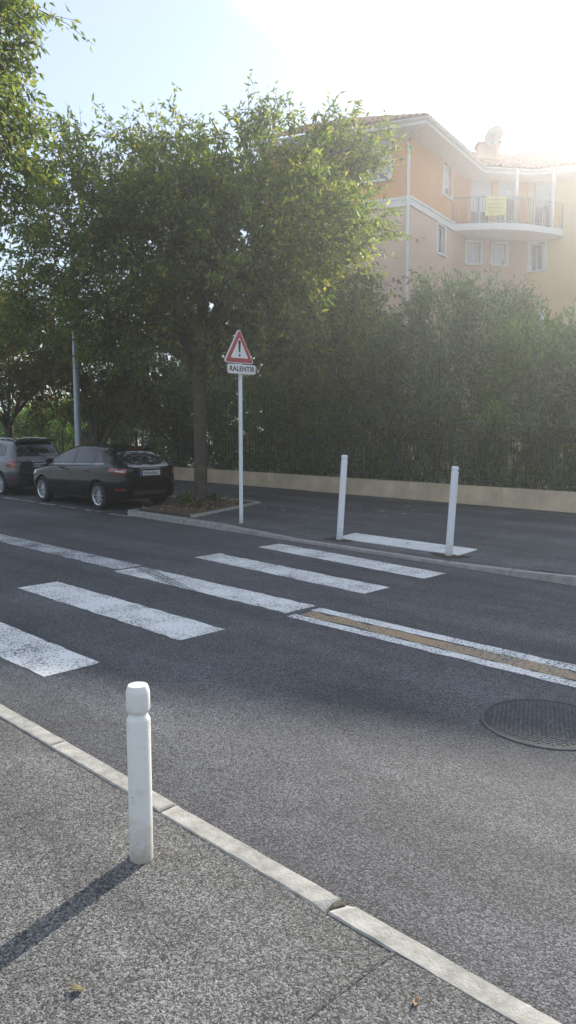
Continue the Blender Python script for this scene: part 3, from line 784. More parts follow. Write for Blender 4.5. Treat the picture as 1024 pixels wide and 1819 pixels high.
pa = hz(879) * 34.2; an = empty('roof_aerial', (pa.x, pa.y, zat(879, 278, pa) - 0.6)); tag(an, 'spiky television aerial beside the satellite dish on the roof', 'aerial')
ha = zat(879, 212, pa) - zat(879, 278, pa) + 0.6
v, f = tubes([[((0, 0, -0.3), 0.022), ((0, 0, ha), 0.018)]], 8); mesh('mast', v, f, M['rail'], an)
v, f = tubes([[((-0.35, -0.1, ha - 0.12), 0.014), ((0.35, 0.1, ha - 0.02), 0.014)]], 6); mesh('boom', v, f, M['rail'], an)
for k in range(7):
    x_ = -0.32 + 0.105 * k; v, f = tubes([[((x_, x_ * .28 - 0.02, ha - 0.28 + 0.02 * k), 0.022), ((x_, x_ * .28 + 0.02, ha + 0.1 + 0.01 * k), 0.022)]], 6); mesh('element', v, f, M['rail'], an)

# ------------------------------------------------------------------ bollard, posts, sign, lamp post
def small_noise(o, amp, seed):
    r = random.Random(seed)
    for v in o.data.vertices: v.co += Vector((r.gauss(0, amp), r.gauss(0, amp), r.gauss(0, amp * .6)))
bb = ground(252, 1523, 0.03)
bo = empty('bollard', (bb.x, bb.y, 0.03)); tag(bo, 'short white bollard with grooved neck standing on the near pavement', 'bollard')
bh = zat(251, 1216, bb) - 0.03
R_ = 0.0505
lathe('shaft', [(R_, -0.05), (R_, 0.02), (R_, bh * .35), (R_, bh * .806), (R_ * .97, bh * .812), (R_ * .78, bh * .834)], M['white'], bo, 40)
lathe('neck', [(R_ * .78, bh * .83), (R_ * .78, bh * .850)], M['white'], bo, 40)
lathe('head', [(R_ * .78, bh * .845), (R_ * .97, bh * .862), (R_, bh * .870), (R_, bh * .958), (R_ * .97, bh * .972), (R_ * .86, bh * .994), (R_ * .82, bh)], M['white'], bo, 40)
M['scuff'] = plain('dark_scuff', (0.16, 0.13, 0.10), 0.9, var=0.4, scale=60)
rs = random.Random(12)
for a, z, w in ((-2.1, .295, .012), (-1.75, .09, .004), (-1.5, .086, .005), (-1.2, .52, .004), (-2.4, .17, .005), (-1.0, .1, .004)):
    a += PSI
    V = []
    for k in range(5):
        for dz in (-.0018, .0018): V.append(((R_ + .0007) * math.cos(a + w / R_ * (k / 4 - .5)), (R_ + .0007) * math.sin(a + w / R_ * (k / 4 - .5)), z + dz * (1 - abs(k - 2) / 2.4) + rs.uniform(-.0008, .0008)))
    mesh('scuff', V, [(2 * k, 2 * k + 2, 2 * k + 3, 2 * k + 1) for k in range(4)], M['scuff'], bo)

def tall_post(px, py, ptop, xtop, label, seed):
    p = ground(px, py, 0.075); z0 = zp(p.x, p.y); p = ground(px, py, z0)
    e = empty('crossing_post', (p.x, p.y, z0)); tag(e, label, 'post', 'white posts at the crossing')
    h = zat(px, ptop, p) - z0; dist = p.dot(Vector((camF.x, camF.y, 0)))
    lean = (xtop - px) / F * dist / h
    e.rotation_euler = (-math.atan(lean) * camR.y, math.atan(lean) * camR.x, 0)
    r = 0.052
    lathe('shaft', [(r, -0.08), (r, h * .35), (r, h * .935), (r * .85, h * .945)], M['white_post'], e, 24)
    lathe('cap', [(r * .85, h * .94), (r * .85, h * .955), (r, h * .962), (r, h * .988), (r * .8, h)], M['white_post'], e, 24)
    rr = random.Random(seed); pts = []
    for k in range(18):
        a = 2 * math.pi * k / 18; q = 0.30 * rr.uniform(.75, 1.15); pts.append((p.x + q * math.cos(a), p.y + 0.72 * q * math.sin(a)))
    mesh('repair_patch', [(a, b, zp(a, max(b, fk(a) + .15)) + 0.005) for a, b in pts], [tuple(range(18))], M['joint'], pf)
tall_post(603.5, 959, 808, 611.5, 'white post leaning beside the left end of the tactile strip', 1)
tall_post(797.5, 987, 828, 805.5, 'white post leaning near the right end of the tactile strip', 2)

sp = ground(429, 928, 0.11)
sg = empty('warning_sign', (sp.x, sp.y, 0.11)); tag(sg, 'red bordered triangular exclamation sign over RALENTIR plate on white pole', 'road sign')
ztop, zb1, zp1, zp0 = [zat(428, y, sp) - 0.11 for y in (584, 646, 648, 664.5)]
o = lathe('pole', [(0.036, -0.1), (0.036, ztop - 0.2), (0.03, ztop - 0.19)], M['white_post'], sg, 20)
def rtri(cx_, cz_, hgt, rad):
    """rounded triangle standing on its base; points in (y, z)"""
    s = hgt / 0.866; vs = [(-s / 2, 0), (s / 2, 0), (0, hgt)]; cen_ = (0, hgt / 3); out = []
    for (vy, vz), a0_ in zip(vs, (210, 330, 90)):
        L = math.hypot(vy - cen_[0], vz - cen_[1]); k = (L - 2 * rad) / L
        c0 = (cen_[0] + (vy - cen_[0]) * k, cen_[1] + (vz - cen_[1]) * k)
        for j in range(5):
            a = math.radians(a0_ - 60 + 30 * j); out.append((cx_ + c0[0] + rad * math.cos(a), cz_ + c0[1] + rad * math.sin(a)))
    return out
def plate(name, yz, x0, x1, m, par):
    n = len(yz); v = [(x0, a, b) for a, b in yz] + [(x1, a, b) for a, b in yz]
    f = [tuple(range(n))[::-1], tuple(range(n, 2 * n))] + [(i, (i + 1) % n, n + (i + 1) % n, n + i) for i in range(n)]
    o = mesh(name, v, f, m, par); bm = bmesh.new(); bm.from_mesh(o.data); bmesh.ops.recalc_face_normals(bm, faces=bm.faces); bm.to_mesh(o.data); bm.free(); return o
hT = ztop - zb1; yo = -0.085
tri = plate('triangle_plate', rtri(yo, zb1, hT, 0.035), 0.045, 0.075, M['sign_white'], sg)
plate('red_border', rtri(yo, zb1 + 0.012, hT - 0.036, 0.03), 0.0752, 0.078, M['sign_red'], tri)
plate('white_field', rtri(yo, zb1 + 0.088, hT - 0.088 - 0.165, 0.015), 0.0782, 0.081, M['sign_white'], tri)
zc_ = zb1 + 0.088
plate('exclamation_bar', [(yo - 0.017, zc_ + 0.10), (yo + 0.017, zc_ + 0.10), (yo + 0.030, zc_ + 0.29), (yo + 0.018, zc_ + 0.315), (yo - 0.018, zc_ + 0.315), (yo - 0.030, zc_ + 0.29)], 0.0812, 0.083, M['black'], tri)
plate('exclamation_dot', [(yo + 0.024 * math.cos(a * .5236), zc_ + 0.05 + 0.024 * math.sin(a * .5236)) for a in range(12)], 0.0812, 0.083, M['black'], tri)
pw = 0.66; cy_ = 0.0
hp = zp1 - zp0
def rrect(cy0, cz0, w, h, r):
    out = []
    for sx_, sz_, a0_ in ((1, 1, 0), (-1, 1, 90), (-1, -1, 180), (1, -1, 270)):
        for j in range(4):
            a = math.radians(a0_ + 30 * j); out.append((cy0 + sx_ * (w / 2 - r) + r * math.cos(a), cz0 + sz_ * (h / 2 - r) + r * math.sin(a)))
    return out
pl = plate('name_plate', rrect(-0.02, (zp0 + zp1) / 2, pw, hp, 0.03), 0.045, 0.072, M['sign_white'], sg)
for z_ in (zb1 + 0.18, (zp0 + zp1) / 2):
    box('bracket', (0.036, 0, z_), (0.03, 0.1, 0.04), M['grey_metal'], sg)
tcu = bpy.data.curves.new('lettering', 'FONT'); tcu.body = 'RALENTIR'; tcu.align_x = 'CENTER'; tcu.align_y = 'CENTER'; tcu.size = 0.125; tcu.extrude = 0.0015; tcu.offset = 0.0028; tcu.space_character = 1.08
to = bpy.data.objects.new('lettering_curve', tcu); COL.objects.link(to)
bpy.context.view_layer.update()
tme = bpy.data.meshes.new_from_object(to.evaluated_get(bpy.context.evaluated_depsgraph_get())); bpy.data.objects.remove(to)
tme.name = 'lettering'; tme.materials.clear()
o = link('lettering', tme, pl, M['black']); o.location = (0.074, -0.02, (zp0 + zp1) / 2); o.rotation_euler = (math.pi / 2, 0, math.pi / 2)

lp = hz(138) * 20.6
la = empty('street_lamp', (lp.x, lp.y, 0.11)); tag(la, 'tall grey steel lamp post behind the black car', 'street lamp')
lathe('base', [(0.11, -0.05), (0.11, 0.5), (0.085, 0.56)], M['galv'], la, 20)
lathe('pole', [(0.085, 0.5), (0.075, 3.0), (0.055, 7.0)], M['galv'], la, 20)
v, f = tubes([[((0, 0, 6.9), 0.04), ((0.1, -0.3, 7.15), 0.035), ((0.2, -0.9, 7.25), 0.03)]], 10); mesh('arm', v, f, M['galv'], la, True)
o = link('lantern', box_me('lantern', 0.22, 0.6, 0.11, 0.04, seg=2), la, M['grey_metal']); o.location = (0.25, -1.1, 7.22)

# ------------------------------------------------------------------ cars
def pchip(xs_, ys_, x):
    n = len(xs_)
    if x <= xs_[0]: return ys_[0]
    if x >= xs_[-1]: return ys_[-1]
    h = [xs_[i + 1] - xs_[i] for i in range(n - 1)]; s = [(ys_[i + 1] - ys_[i]) / h[i] for i in range(n - 1)]
    m_ = [s[0]] + [0 if s[i - 1] * s[i] <= 0 else 2 * s[i - 1] * s[i] / (s[i - 1] + s[i]) for i in range(1, n - 1)] + [s[-1]]
    i = max(k for k in range(n - 1) if xs_[k] <= x); t = (x - xs_[i]) / h[i]
    return (2 * t**3 - 3 * t**2 + 1) * ys_[i] + (t**3 - 2 * t**2 + t) * h[i] * m_[i] + (-2 * t**3 + 3 * t**2) * ys_[i + 1] + (t**3 - t**2) * h[i] * m_[i + 1]
class Car:
    def __init__(s, L, w, zs, zb, zt, wr):
        s.L = L; s.tw, s.tzs, s.tzb, s.tzt, s.twr = w, zs, zb, zt, wr
    def f(s, tab, x): return pchip([a for a, _ in tab], [b for _, b in tab], x)
    def section(s, x):
        w, zs, zb, zt, wr = (s.f(t, x) for t in (s.tw, s.tzs, s.tzb, s.tzt, s.twr))
        wr = min(wr, 0.9 * w); h = max(zt - zb, 0.012); wb = 0.885 * w
        lo = zs + 0.02; 
        pts = [(0, zs), (.5 * w, zs), (.86 * w, zs), (.955 * w, zs + .05), (.985 * w, zs + .16), (1.0 * w, zs + (zb - zs) * .45), (.998 * w, zs + (zb - zs) * .62), (.975 * w, zs + (zb - zs) * .74), (.982 * w, zb - .11), (.960 * w, zb - .045), (.925 * w, zb - .012), (wb, zb)]
        for g in (.12, .3, .5, .7, .85): pts.append((wb - .012 + (wr - wb + .012) * g ** 1.15, zb + h * .9 * g))
        pts += [(wr - .022, zt - .095 * min(1, h / .4) * .55), (wr - .085, zt - .026 * min(1, h / .4)), (wr * .6, zt - .012 * min(1, h / .4)), (wr * .3, zt - .003), (0, zt)]
        return pts
    def body(s, name, m, par, arches, ra):
        st = [0, .012, .04, .09, .16, .25] + [.35 + .09 * i for i in range(int((s.L - .7) / .09))] 
        st = [x for x in st if x < s.L - .36] + [s.L - d for d in (.35, .25, .16, .09, .04, .012, 0)]
        V = []; FC = []; secs = [s.section(x) for x in st]; k = len(secs[0]); ring = 2 * k - 2
        for x, sc in zip(st, secs):
            V += [(x, y, z) for y, z in sc]; V += [(x, -y, z) for y, z in sc[-2:0:-1]]
        for i in range(len(st) - 1):
            for j in range(ring): j2 = (j + 1) % ring; FC.append((i * ring + j, i * ring + j2, (i + 1) * ring + j2, (i + 1) * ring + j))
        FC.append(tuple(range(ring))[::-1]); FC.append(tuple((len(st) - 1) * ring + j for j in range(ring)))
        o = mesh(name, V, FC, m, par)
        bm = bmesh.new(); bm.from_mesh(o.data); bmesh.ops.recalc_face_normals(bm, faces=bm.faces); bm.to_mesh(o.data); bm.free()
        cut = bmesh.new()
        for ax in arches:
            for sd in (-1, 1):
                bmesh.ops.create_cone(cut, cap_ends=True, segments=32, radius1=ra, radius2=ra, depth=.52, matrix=Matrix.Translation((ax, sd * .86, .315)) @ Matrix.Rotation(math.pi / 2, 4, 'X'))
        cme = bpy.data.meshes.new('cut'); cut.to_mesh(cme); cut.free(); co = bpy.data.objects.new('cut', cme); COL.objects.link(co); co.parent = par
        md = o.modifiers.new('b', 'BOOLEAN'); md.operation = 'DIFFERENCE'; md.solver = 'EXACT'; md.object = co
        bpy.context.view_layer.update()
        me = bpy.data.meshes.new_from_object(o.evaluated_get(bpy.context.evaluated_depsgraph_get()))
        o.modifiers.clear(); o.data = me; bpy.data.objects.remove(co)
        me.materials.clear(); me.materials.append(m)
        me.polygons.foreach_set('use_smooth', [True] * len(me.polygons)); me.set_sharp_from_angle(angle=math.radians(38))
        return o
    def yz_side(s, x, z):
        sc = s.section(x)[2:-3]
        for (y0, z0), (y1, z1) in zip(sc[:-1], sc[1:]):
            if z0 <= z <= z1 and z1 > z0: return y0 + (y1 - y0) * (z - z0) / (z1 - z0)
        return sc[-1][0] if z > sc[-1][1] else sc[0][0]
    def z_top(s, x, y):
        sc = s.section(x)[11:]; y = abs(y)
        for (y0, z0), (y1, z1) in zip(sc[:-1], sc[1:]):
            if y1 <= y <= y0: return z0 + (z1 - z0) * ((y0 - y) / max(1e-6, y0 - y1))
        return sc[0][1]
    def patch(s, name, P, m, par, off=.005, th=.012):
        """P: grid of points on the body surface -> pane standing slightly proud with a rim"""
        nu, nv = len(P), len(P[0]); N = [[None] * nv for _ in range(nu)]
        for i in range(nu):
            for j in range(nv):
                a = P[min(i + 1, nu - 1)][j] - P[max(i - 1, 0)][j]; b = P[i][min(j + 1, nv - 1)] - P[i][max(j - 1, 0)]
                n = a.cross(b).normalized(); c_ = P[i][j] - Vector((s.L * .5, 0, .6)); N[i][j] = n if n.dot(c_) > 0 else -n
        V = [P[i][j] + N[i][j] * off for i in range(nu) for j in range(nv)]; FC = [(i * nv + j, (i + 1) * nv + j, (i + 1) * nv + j + 1, i * nv + j + 1) for i in range(nu - 1) for j in range(nv - 1)]
        rim = [(i, 0) for i in range(nu)] + [(nu - 1, j) for j in range(1, nv)] + [(i, nv - 1) for i in range(nu - 2, -1, -1)] + [(0, j) for j in range(nv - 2, 0, -1)]
        b0 = len(V); V += [P[i][j] + N[i][j] * (off - th) for i, j in rim]
        for k in range(len(rim)):
            k2 = (k + 1) % len(rim); FC.append((rim[k][0] * nv + rim[k][1], rim[k2][0] * nv + rim[k2][1], b0 + k2, b0 + k))
        o = mesh(name, V, FC, m, par, True)
        bm = bmesh.new(); bm.from_mesh(o.data); bmesh.ops.recalc_face_normals(bm, faces=bm.faces)
        t = max(bm.faces, key=lambda f_: f_.calc_area()); 
        if t.normal.dot(t.calc_center_median() - Vector((s.L * .5, 0, .6))) < 0: bmesh.ops.reverse_faces(bm, faces=bm.faces)
        bm.to_mesh(o.data); bm.free(); o.data.set_sharp_from_angle(angle=math.radians(40)); return o
    def side(s, name, quad, sd, m, par, nu=8, nv=5, **k):
        q = [Vector(p) for p in quad]; P = []
        for i in range(nu):
            a, b = q[0].lerp(q[1], i / (nu - 1)), q[3].lerp(q[2], i / (nu - 1)); row = []
            for j in range(nv):
                c_ = a.lerp(b, j / (nv - 1)); row.append(Vector((c_.x, sd * s.yz_side(c_.x, c_.y), c_.y)))
            P.append(row)
        return s.patch(name, P, m, par, **k)
    def top(s, name, x0, x1, y0, y1, m, par, nu=8, nv=9, **k):
        P = []
        for i in range(nu):
            t = i / (nu - 1); x = x0 + (x1 - x0) * t; w = y0 + (y1 - y0) * t
            P.append([Vector((x, -w + 2 * w * j / (nv - 1), s.z_top(x, w * abs(-1 + 2 * j / (nv - 1))))) for j in range(nv)])
        return s.patch(name, P, m, par, **k)
def wheel(par, x, y, r, sd, spokes):
    w = empty('wheel', (x, y, r)); w.parent = par
    def ring(name, prof, m):
        o = lathe(name, prof, m, w, 36); o.rotation_euler = (-sd * math.pi / 2, 0, 0); return o
    ring('tyre', [(r * .70, -.10), (r * .92, -.10), (r * .985, -.075), (r, -.03), (r, .03), (r * .985, .075), (r * .92, .098), (r * .70, .090), (r * .69, .03)], M['tyre'])
    V = []; FC = []
    def disc(r0, r1, z0, z1, seg=36):
        b0 = len(V)
        for k in range(seg):
            a = 2 * math.pi * k / seg; V.append((r0 * math.cos(a), r0 * math.sin(a), z0)); V.append((r1 * math.cos(a), r1 * math.sin(a), z1))
        for k in range(seg): FC.append((b0 + 2 * k, b0 + 2 * ((k + 1) % seg), b0 + 2 * ((k + 1) % seg) + 1, b0 + 2 * k + 1))
    disc(r * .70, r * .64, .094, .082); disc(r * .64, r * .62, .082, .03); disc(r * .20, r * .001, .075, .08); disc(r * .22, r * .20, .04, .075)
    for k in range(spokes):
        a = 2 * math.pi * k / spokes; ca, sa = math.cos(a), math.sin(a); b0 = len(V)
        for rr, hw, zz in ((.17 * r, .020, .066), (.66 * r, .014, .080)):
            for q, dz in ((-hw, -.02), (-hw * .7, 0), (hw * .7, 0), (hw, -.02)): V.append((rr * ca - q * sa, rr * sa + q * ca, zz + dz))
        FC.extend([(b0 + j, b0 + j + 1, b0 + 5 + j, b0 + 4 + j) for j in range(3)])
    o = mesh('rim', V, FC, M['alloy'], w); o.rotation_euler = (-sd * math.pi / 2, 0, 0)
    o = lathe('brake_disc', [(r * .62, 0.0), (r * .62, .02)], M['plastic'], w, 24, False); o.rotation_euler = (-sd * math.pi / 2, 0, 0)
    return w
def seam(car, par, pts, sd):
    """thin dark shut line along side points (x, z)"""
    v, f = tubes([[((x, sd * (car.yz_side(x, z) + .0005), z), .0045) for x, z in pts]], 5); mesh('shut_line', v, f, M['plastic'], par)
def plate_text(par, x, z, w, h, seed):
    p = link('number_plate', box_me('number_plate', .012, w, h, .003), par, M['plate']); p.location = (x, 0, z)
    b = box('blue_band', (-.0075, w / 2 - .026, .004), (.004, .044, h - .008), M['plate_blue'], p)
    r = random.Random(seed)
    for k in range(7):
        y = w / 2 - .085 - k * (w - .16) / 6.6
        for q in range(2):
            box('plate_character', (-.0075, y - .018 * q, h * .2), (.004, .009, h * r.uniform(.45, .6)), M['black'], p)
    return p

def black_hatch(loc):
    e = empty('parked_car', loc, math.pi); tag(e, 'glossy black hatchback parked in the bay beside the street tree', 'car')
    L = 4.30
    c = Car(L, [(0, .52), (.04, .66), (.12, .76), (.4, .855), (.9, .885), (2.2, .885), (3.3, .88), (3.8, .85), (4.1, .76), (4.24, .62), (4.3, .45)],
            [(0, .33), (.1, .26), (.5, .2), (3.7, .18), (4.1, .2), (4.3, .27)],
            [(0, .955), (.2, .985), (.6, 1.0), (2.2, .95), (3.0, .925), (3.6, .86), (4.1, .74), (4.3, .56)],
            [(0, .965), (.1, 1.0), (.22, 1.06), (.45, 1.2), (.66, 1.315), (.8, 1.365), (1.0, 1.40), (1.6, 1.445), (2.1, 1.44), (2.5, 1.385), (3.0, 1.18), (3.35, 1.0), (3.7, .925), (4.1, .80), (4.25, .68), (4.3, .58)],
            [(0, .46), (.1, .58), (.3, .58), (.6, .54), (1.0, .57), (1.6, .60), (2.5, .585), (3.2, .66), (3.8, .62), (4.3, .36)])
    c.body('body', M['car_black'], e, (.82, 3.42), .375)
    for sd in (-1, 1):
        c.side('window', [(2.02, .985), (2.92, .965), (2.52, 1.28), (2.02, 1.335)], sd, M['car_glass'], e)
        c.side('window', [(1.14, 1.015), (1.98, .99), (1.98, 1.337), (1.16, 1.325)], sd, M['car_glass'], e)
        c.side('window', [(.72, 1.05), (1.10, 1.02), (1.12, 1.305), (1.0, 1.27)], sd, M['car_glass'], e)
        for k, q in enumerate(([(2.0, .99), (2.0, .33)], [(1.12, 1.02), (1.12, .75), (1.25, .45), (1.3, .33)], [(2.95, .95), (2.98, .7), (2.95, .33)])): seam(c, e, [(q[i][0] + (q[i + 1][0] - q[i][0]) * t, q[i][1] + (q[i + 1][1] - q[i][1]) * t) for i in range(len(q) - 1) for t in (0, .2, .4, .6, .8, 1)], sd)
        for x in (1.22, 2.1): 
            y = c.yz_side(x + .1, .86); o = link('door_handle', box_me('door_handle', .2, .03, .035, .01), e, M['car_black']); o.location = (x + .1, sd * (y + .012), .845)
        c.side('chrome_strip', [(.7, 1.022), (2.95, .945), (2.95, .957), (.7, 1.036)], sd, M['alloy'], e, nu=16, nv=2, off=.004)
        c.side('sill', [(1.25, .225), (2.95, .215), (2.95, .25), (1.25, .26)], sd, M['plastic'], e, nu=8, nv=2, off=.006)
        tl = c.side('tail_lamp', [(.03, .80), (.42, .86), (.36, .965), (.03, .93)], sd, M['lamp_red'], e, off=.006)
        c.side('clear_lens', [(.05, .855), (.2, .875), (.2, .90), (.05, .885)], sd, M['lamp_clear'], tl, off=.009, nu=4, nv=2)
        c.side('head_lamp', [(3.72, .70), (4.2, .60), (4.18, .68), (3.75, .80)], sd, M['lamp_clear'], e, off=.006)
        c.side('reflector', [(.03, .46), (.2, .455), (.22, .50), (.03, .495)], sd, M['lamp_red'], e, off=.005, nu=4, nv=3)
        m_ = link('mirror', box_me('mirror', .14, .2, .13, .04, seg=2), e, M['car_black']); m_.location = (2.78, sd * .98, .97)
        for x, sp_ in ((.82, 10), (3.42, 10)): wheel(e, x, sd * .775, .315, sd, sp_)
    c.top('rear_window', .16, .68, .54, .46, M['car_glass'], e, off=.006)
    c.top('windscreen', 2.52, 3.22, .54, .66, M['car_glass'], e, off=.006)
    sp = link('spoiler', box_me('spoiler', .28, 1.06, .04, .018, seg=2), e, M['car_black']); sp.location = (.80, 0, 1.345); sp.rotation_euler = (0, -.2, 0)
    box('brake_lamp', (.665, 0, 1.335), (.012, .3, .018), M['lamp_red'], e)
    plate_text(e, -.012, .775, .52, .11, 5)
    box('plate_recess', (-.001, 0, .74), (.01, .66, .18), M['plastic'], e)
    box('plate_garnish', (-.012, 0, .92), (.02, .56, .028), M['alloy'], e, bev=.006)
    lathe_o = lathe('badge', [(.035, 0), (.032, .008)], M['alloy'], e, 18); lathe_o.location = (-.004, 0, .945 - .07 + .075); lathe_o.rotation_euler = (0, -math.pi / 2, 0)
    box('bumper_insert', (.004, 0, .34), (.014, .9, .1), M['plastic'], e, bev=.004)
    v, f = tubes([[((.14, -.2, 1.03), .009), ((.3, .18, 1.13), .006)]], 6); mesh('wiper', v, f, M['plastic'], e)
    v, f = tubes([[((1.1, 0, 1.41), .006), ((.87, 0, 1.58), .003)]], 6); mesh('aerial', v, f, M['plastic'], e)
    return e
def grey_compact(loc):
    e = empty('parked_car', loc, math.pi); tag(e, 'grey compact car parked in front of the black hatchback, cut by the left picture edge', 'car')
    L = 4.05
    c = Car(L, [(0, .62), (.04, .74), (.12, .81), (.35, .86), (.9, .875), (2.2, .875), (3.1, .87), (3.6, .84), (3.9, .74), (4.0, .6), (4.05, .45)],
            [(0, .36), (.1, .28), (.5, .21), (3.5, .19), (3.9, .22), (4.05, .28)],
            [(0, .93), (.2, .985), (.6, 1.0), (2.2, .96), (2.9, .94), (3.4, .88), (3.85, .76), (4.05, .58)],
            [(0, .94), (.08, 1.0), (.15, 1.08), (.30, 1.33), (.38, 1.43), (.48, 1.485), (.7, 1.505), (1.4, 1.53), (2.0, 1.51), (2.35, 1.45), (2.8, 1.22), (3.15, 1.03), (3.5, .95), (3.85, .82), (4.0, .7), (4.05, .6)],
            [(0, .56), (.1, .66), (.3, .60), (.5, .57), (1.5, .59), (2.4, .58), (3.0, .66), (3.6, .62), (4.05, .36)])
    c.body('body', M['car_grey'], e, (.72, 3.2), .37)
    for sd in (-1, 1):
        c.side('window', [(1.86, 1.0), (2.72, .985), (2.35, 1.33), (1.86, 1.40)], sd, M['car_glass'], e)
        c.side('window', [(1.02, 1.03), (1.82, 1.005), (1.82, 1.40), (1.04, 1.39)], sd, M['car_glass'], e)
        c.side('window', [(.62, 1.08), (.98, 1.035), (1.0, 1.385), (.72, 1.34)], sd, M['car_glass'], e)
        for q in ([(1.84, .99), (1.84, .34)], [(1.0, 1.02), (1.0, .75), (1.14, .45), (1.18, .34)]): seam(c, e, [(q[i][0] + (q[i + 1][0] - q[i][0]) * t, q[i][1] + (q[i + 1][1] - q[i][1]) * t) for i in range(len(q) - 1) for t in (0, .25, .5, .75, 1)], sd)
        for x in (1.1, 1.95):
            y = c.yz_side(x + .1, .86); o = link('door_handle', box_me('door_handle', .2, .03, .035, .01), e, M['car_grey']); o.location = (x + .1, sd * (y + .012), .85)
        c.side('tail_lamp', [(.03, .74), (.34, .80), (.30, .985), (.04, .925)], sd, M['lamp_red'], e, off=.008)
        c.side('reflector', [(.04, .48), (.2, .475), (.22, .51), (.04, .51)], sd, M['lamp_red'], e, off=.005, nu=4, nv=3)
        m_ = link('mirror', box_me('mirror', .14, .2, .14, .04, seg=2), e, M['car_grey']); m_.location = (2.6, sd * .97, 1.0)
        v, f = tubes([[((.6, sd * .5, 1.50), .012), ((.7, sd * .5, 1.535), .012), ((2.0, sd * .5, 1.545), .012), ((2.1, sd * .5, 1.50), .012)]], 8); mesh('roof_rail', v, f, M['alloy'], e, True)
        for x in (.72, 3.2): wheel(e, x, sd * .765, .31, sd, 9)
    c.top('rear_window', .14, .36, .60, .53, M['car_glass'], e, off=.006)
    c.top('windscreen', 2.38, 3.0, .54, .66, M['car_glass'], e, off=.006)
    sp = link('spoiler', box_me('spoiler', .26, 1.12, .05, .02, seg=2), e, M['car_grey']); sp.location = (.42, 0, 1.465); sp.rotation_euler = (0, -.12, 0)
    plate_text(e, -.012, .77, .52, .11, 9)
    box('plate_recess', (-.001, 0, .735), (.01, .64, .18), M['plastic'], e)
    box('plate_garnish', (-.014, 0, .905), (.022, .6, .03), M['alloy'], e, bev=.006)
    box('bumper_edge', (-.004, 0, .60), (.02, 1.1, .03), M['car_grey'], e, bev=.006)
    box('bumper_insert', (.004, 0, .36), (.014, .95, .14), M['plastic'], e, bev=.004)
    v, f = tubes([[((.08, -.2, 1.04), .009), ((.17, .2, 1.14), .006)]], 6); mesh('wiper', v, f, M['plastic'], e)
    return e
w1 = ground(172, 905)
black_hatch((-14.38, 9.22 + 0.885, 0))
grey_compact((-19.45, 9.24 + 0.875, 0))

# ------------------------------------------------------------------ tree pit
tp = ground(357, 891, 0.11)
pit = tag(sheet('tree_pit', [(-11.85, 9.30), (-12.85, 12.0), (-14.2, 12.0), (-13.72, 9.3)], 0.117, M['soil']), kind='structure')
bm = bmesh.new(); bm.from_mesh(pit.data); bmesh.ops.subdivide_edges(bm, edges=bm.edges[:], cuts=14, use_grid_fill=True)
rp = random.Random(5)
for v in bm.verts:
    if not v.is_boundary: v.co.z += rp.uniform(0, .03) + 0.07 * math.exp(-((v.co.x - tp.x) ** 2 + (v.co.y - tp.y) ** 2) / .25)
bm.to_mesh(pit.data); bm.free()
def edging(p, q, n):
    p, q = Vector(p), Vector(q)
    for i in range(n):
        a = p.lerp(q, i / n); b = p.lerp(q, (i + 1) / n); d = b - a
        o = box('edging_stone', ((a.x + b.x) / 2, (a.y + b.y) / 2, 0.06), (d.length - .012, 0.09, 0.085), M['kerb'], pit, rz=math.atan2(d.y, d.x) + rp.uniform(-.01, .01), bev=0.008)
edging((-11.80, 9.26), (-12.86, 12.05), 6); edging((-12.95, 12.05), (-14.2, 12.05), 3)
rng = np.random.default_rng(21)
n = 520; q = rng.uniform(0, 1, (n, 2)); ya = 9.35 + 2.6 * q[:, 1]; xl = -13.7 - .17 * (ya - 9.3); xr = -11.9 - .37 * (ya - 9.3)
base = np.stack([xl + (xr - xl) * q[:, 0], ya, np.full(n, .14) + rng.uniform(0, .03, n)], 1); dirs = rng.normal(size=(n, 3)) * np.array([1, 1, .25])
lit = leaf_mesh('leaf_litter', base, dirs, .075, .04, rng, M['litter']); tag(lit, 'dry brown leaf litter covering the tree pit', 'leaf litter', kind='stuff')
def weed(px, py, h, n_st, seed, label):
    p = ground(px, py, .13); e = empty('weed', (p.x, p.y, .12)); tag(e, label, 'weed')
    r = np.random.default_rng(seed); paths = []; bs = []; dr = []
    for k in range(n_st):
        a = r.uniform(0, 6.28); s = r.uniform(.15, .55) * h; hh = h * r.uniform(.6, 1.0)
        pts = [(Vector((s * t * math.cos(a), s * t * math.sin(a), hh * (t - .25 * t * t))), .006 * (1 - .6 * t)) for t in (0, .35, .7, 1)]; paths.append(pts)
        for t in np.linspace(.15, 1, 12): 
            bs.append((s * t * math.cos(a), s * t * math.sin(a), hh * (t - .25 * t * t))); dd_ = r.normal(size=3); dd_[2] += .6; dr.append(dd_)
    v, f = tubes(paths, 5); mesh('stem', v, f, M['leaf_dark'], e)
    leaf_mesh('foliage', np.array(bs), np.array(dr), .13, .05, r, M['leaf'], e)
weed(330, 896, .34, 12, 3, 'bushy green weed growing left of the street tree trunk')
weed(348, 903, .2, 8, 4, 'low green weed in the tree pit in front of the trunk')
weed(381, 890, .18, 7, 6, 'small green weed in the tree pit right of the trunk')
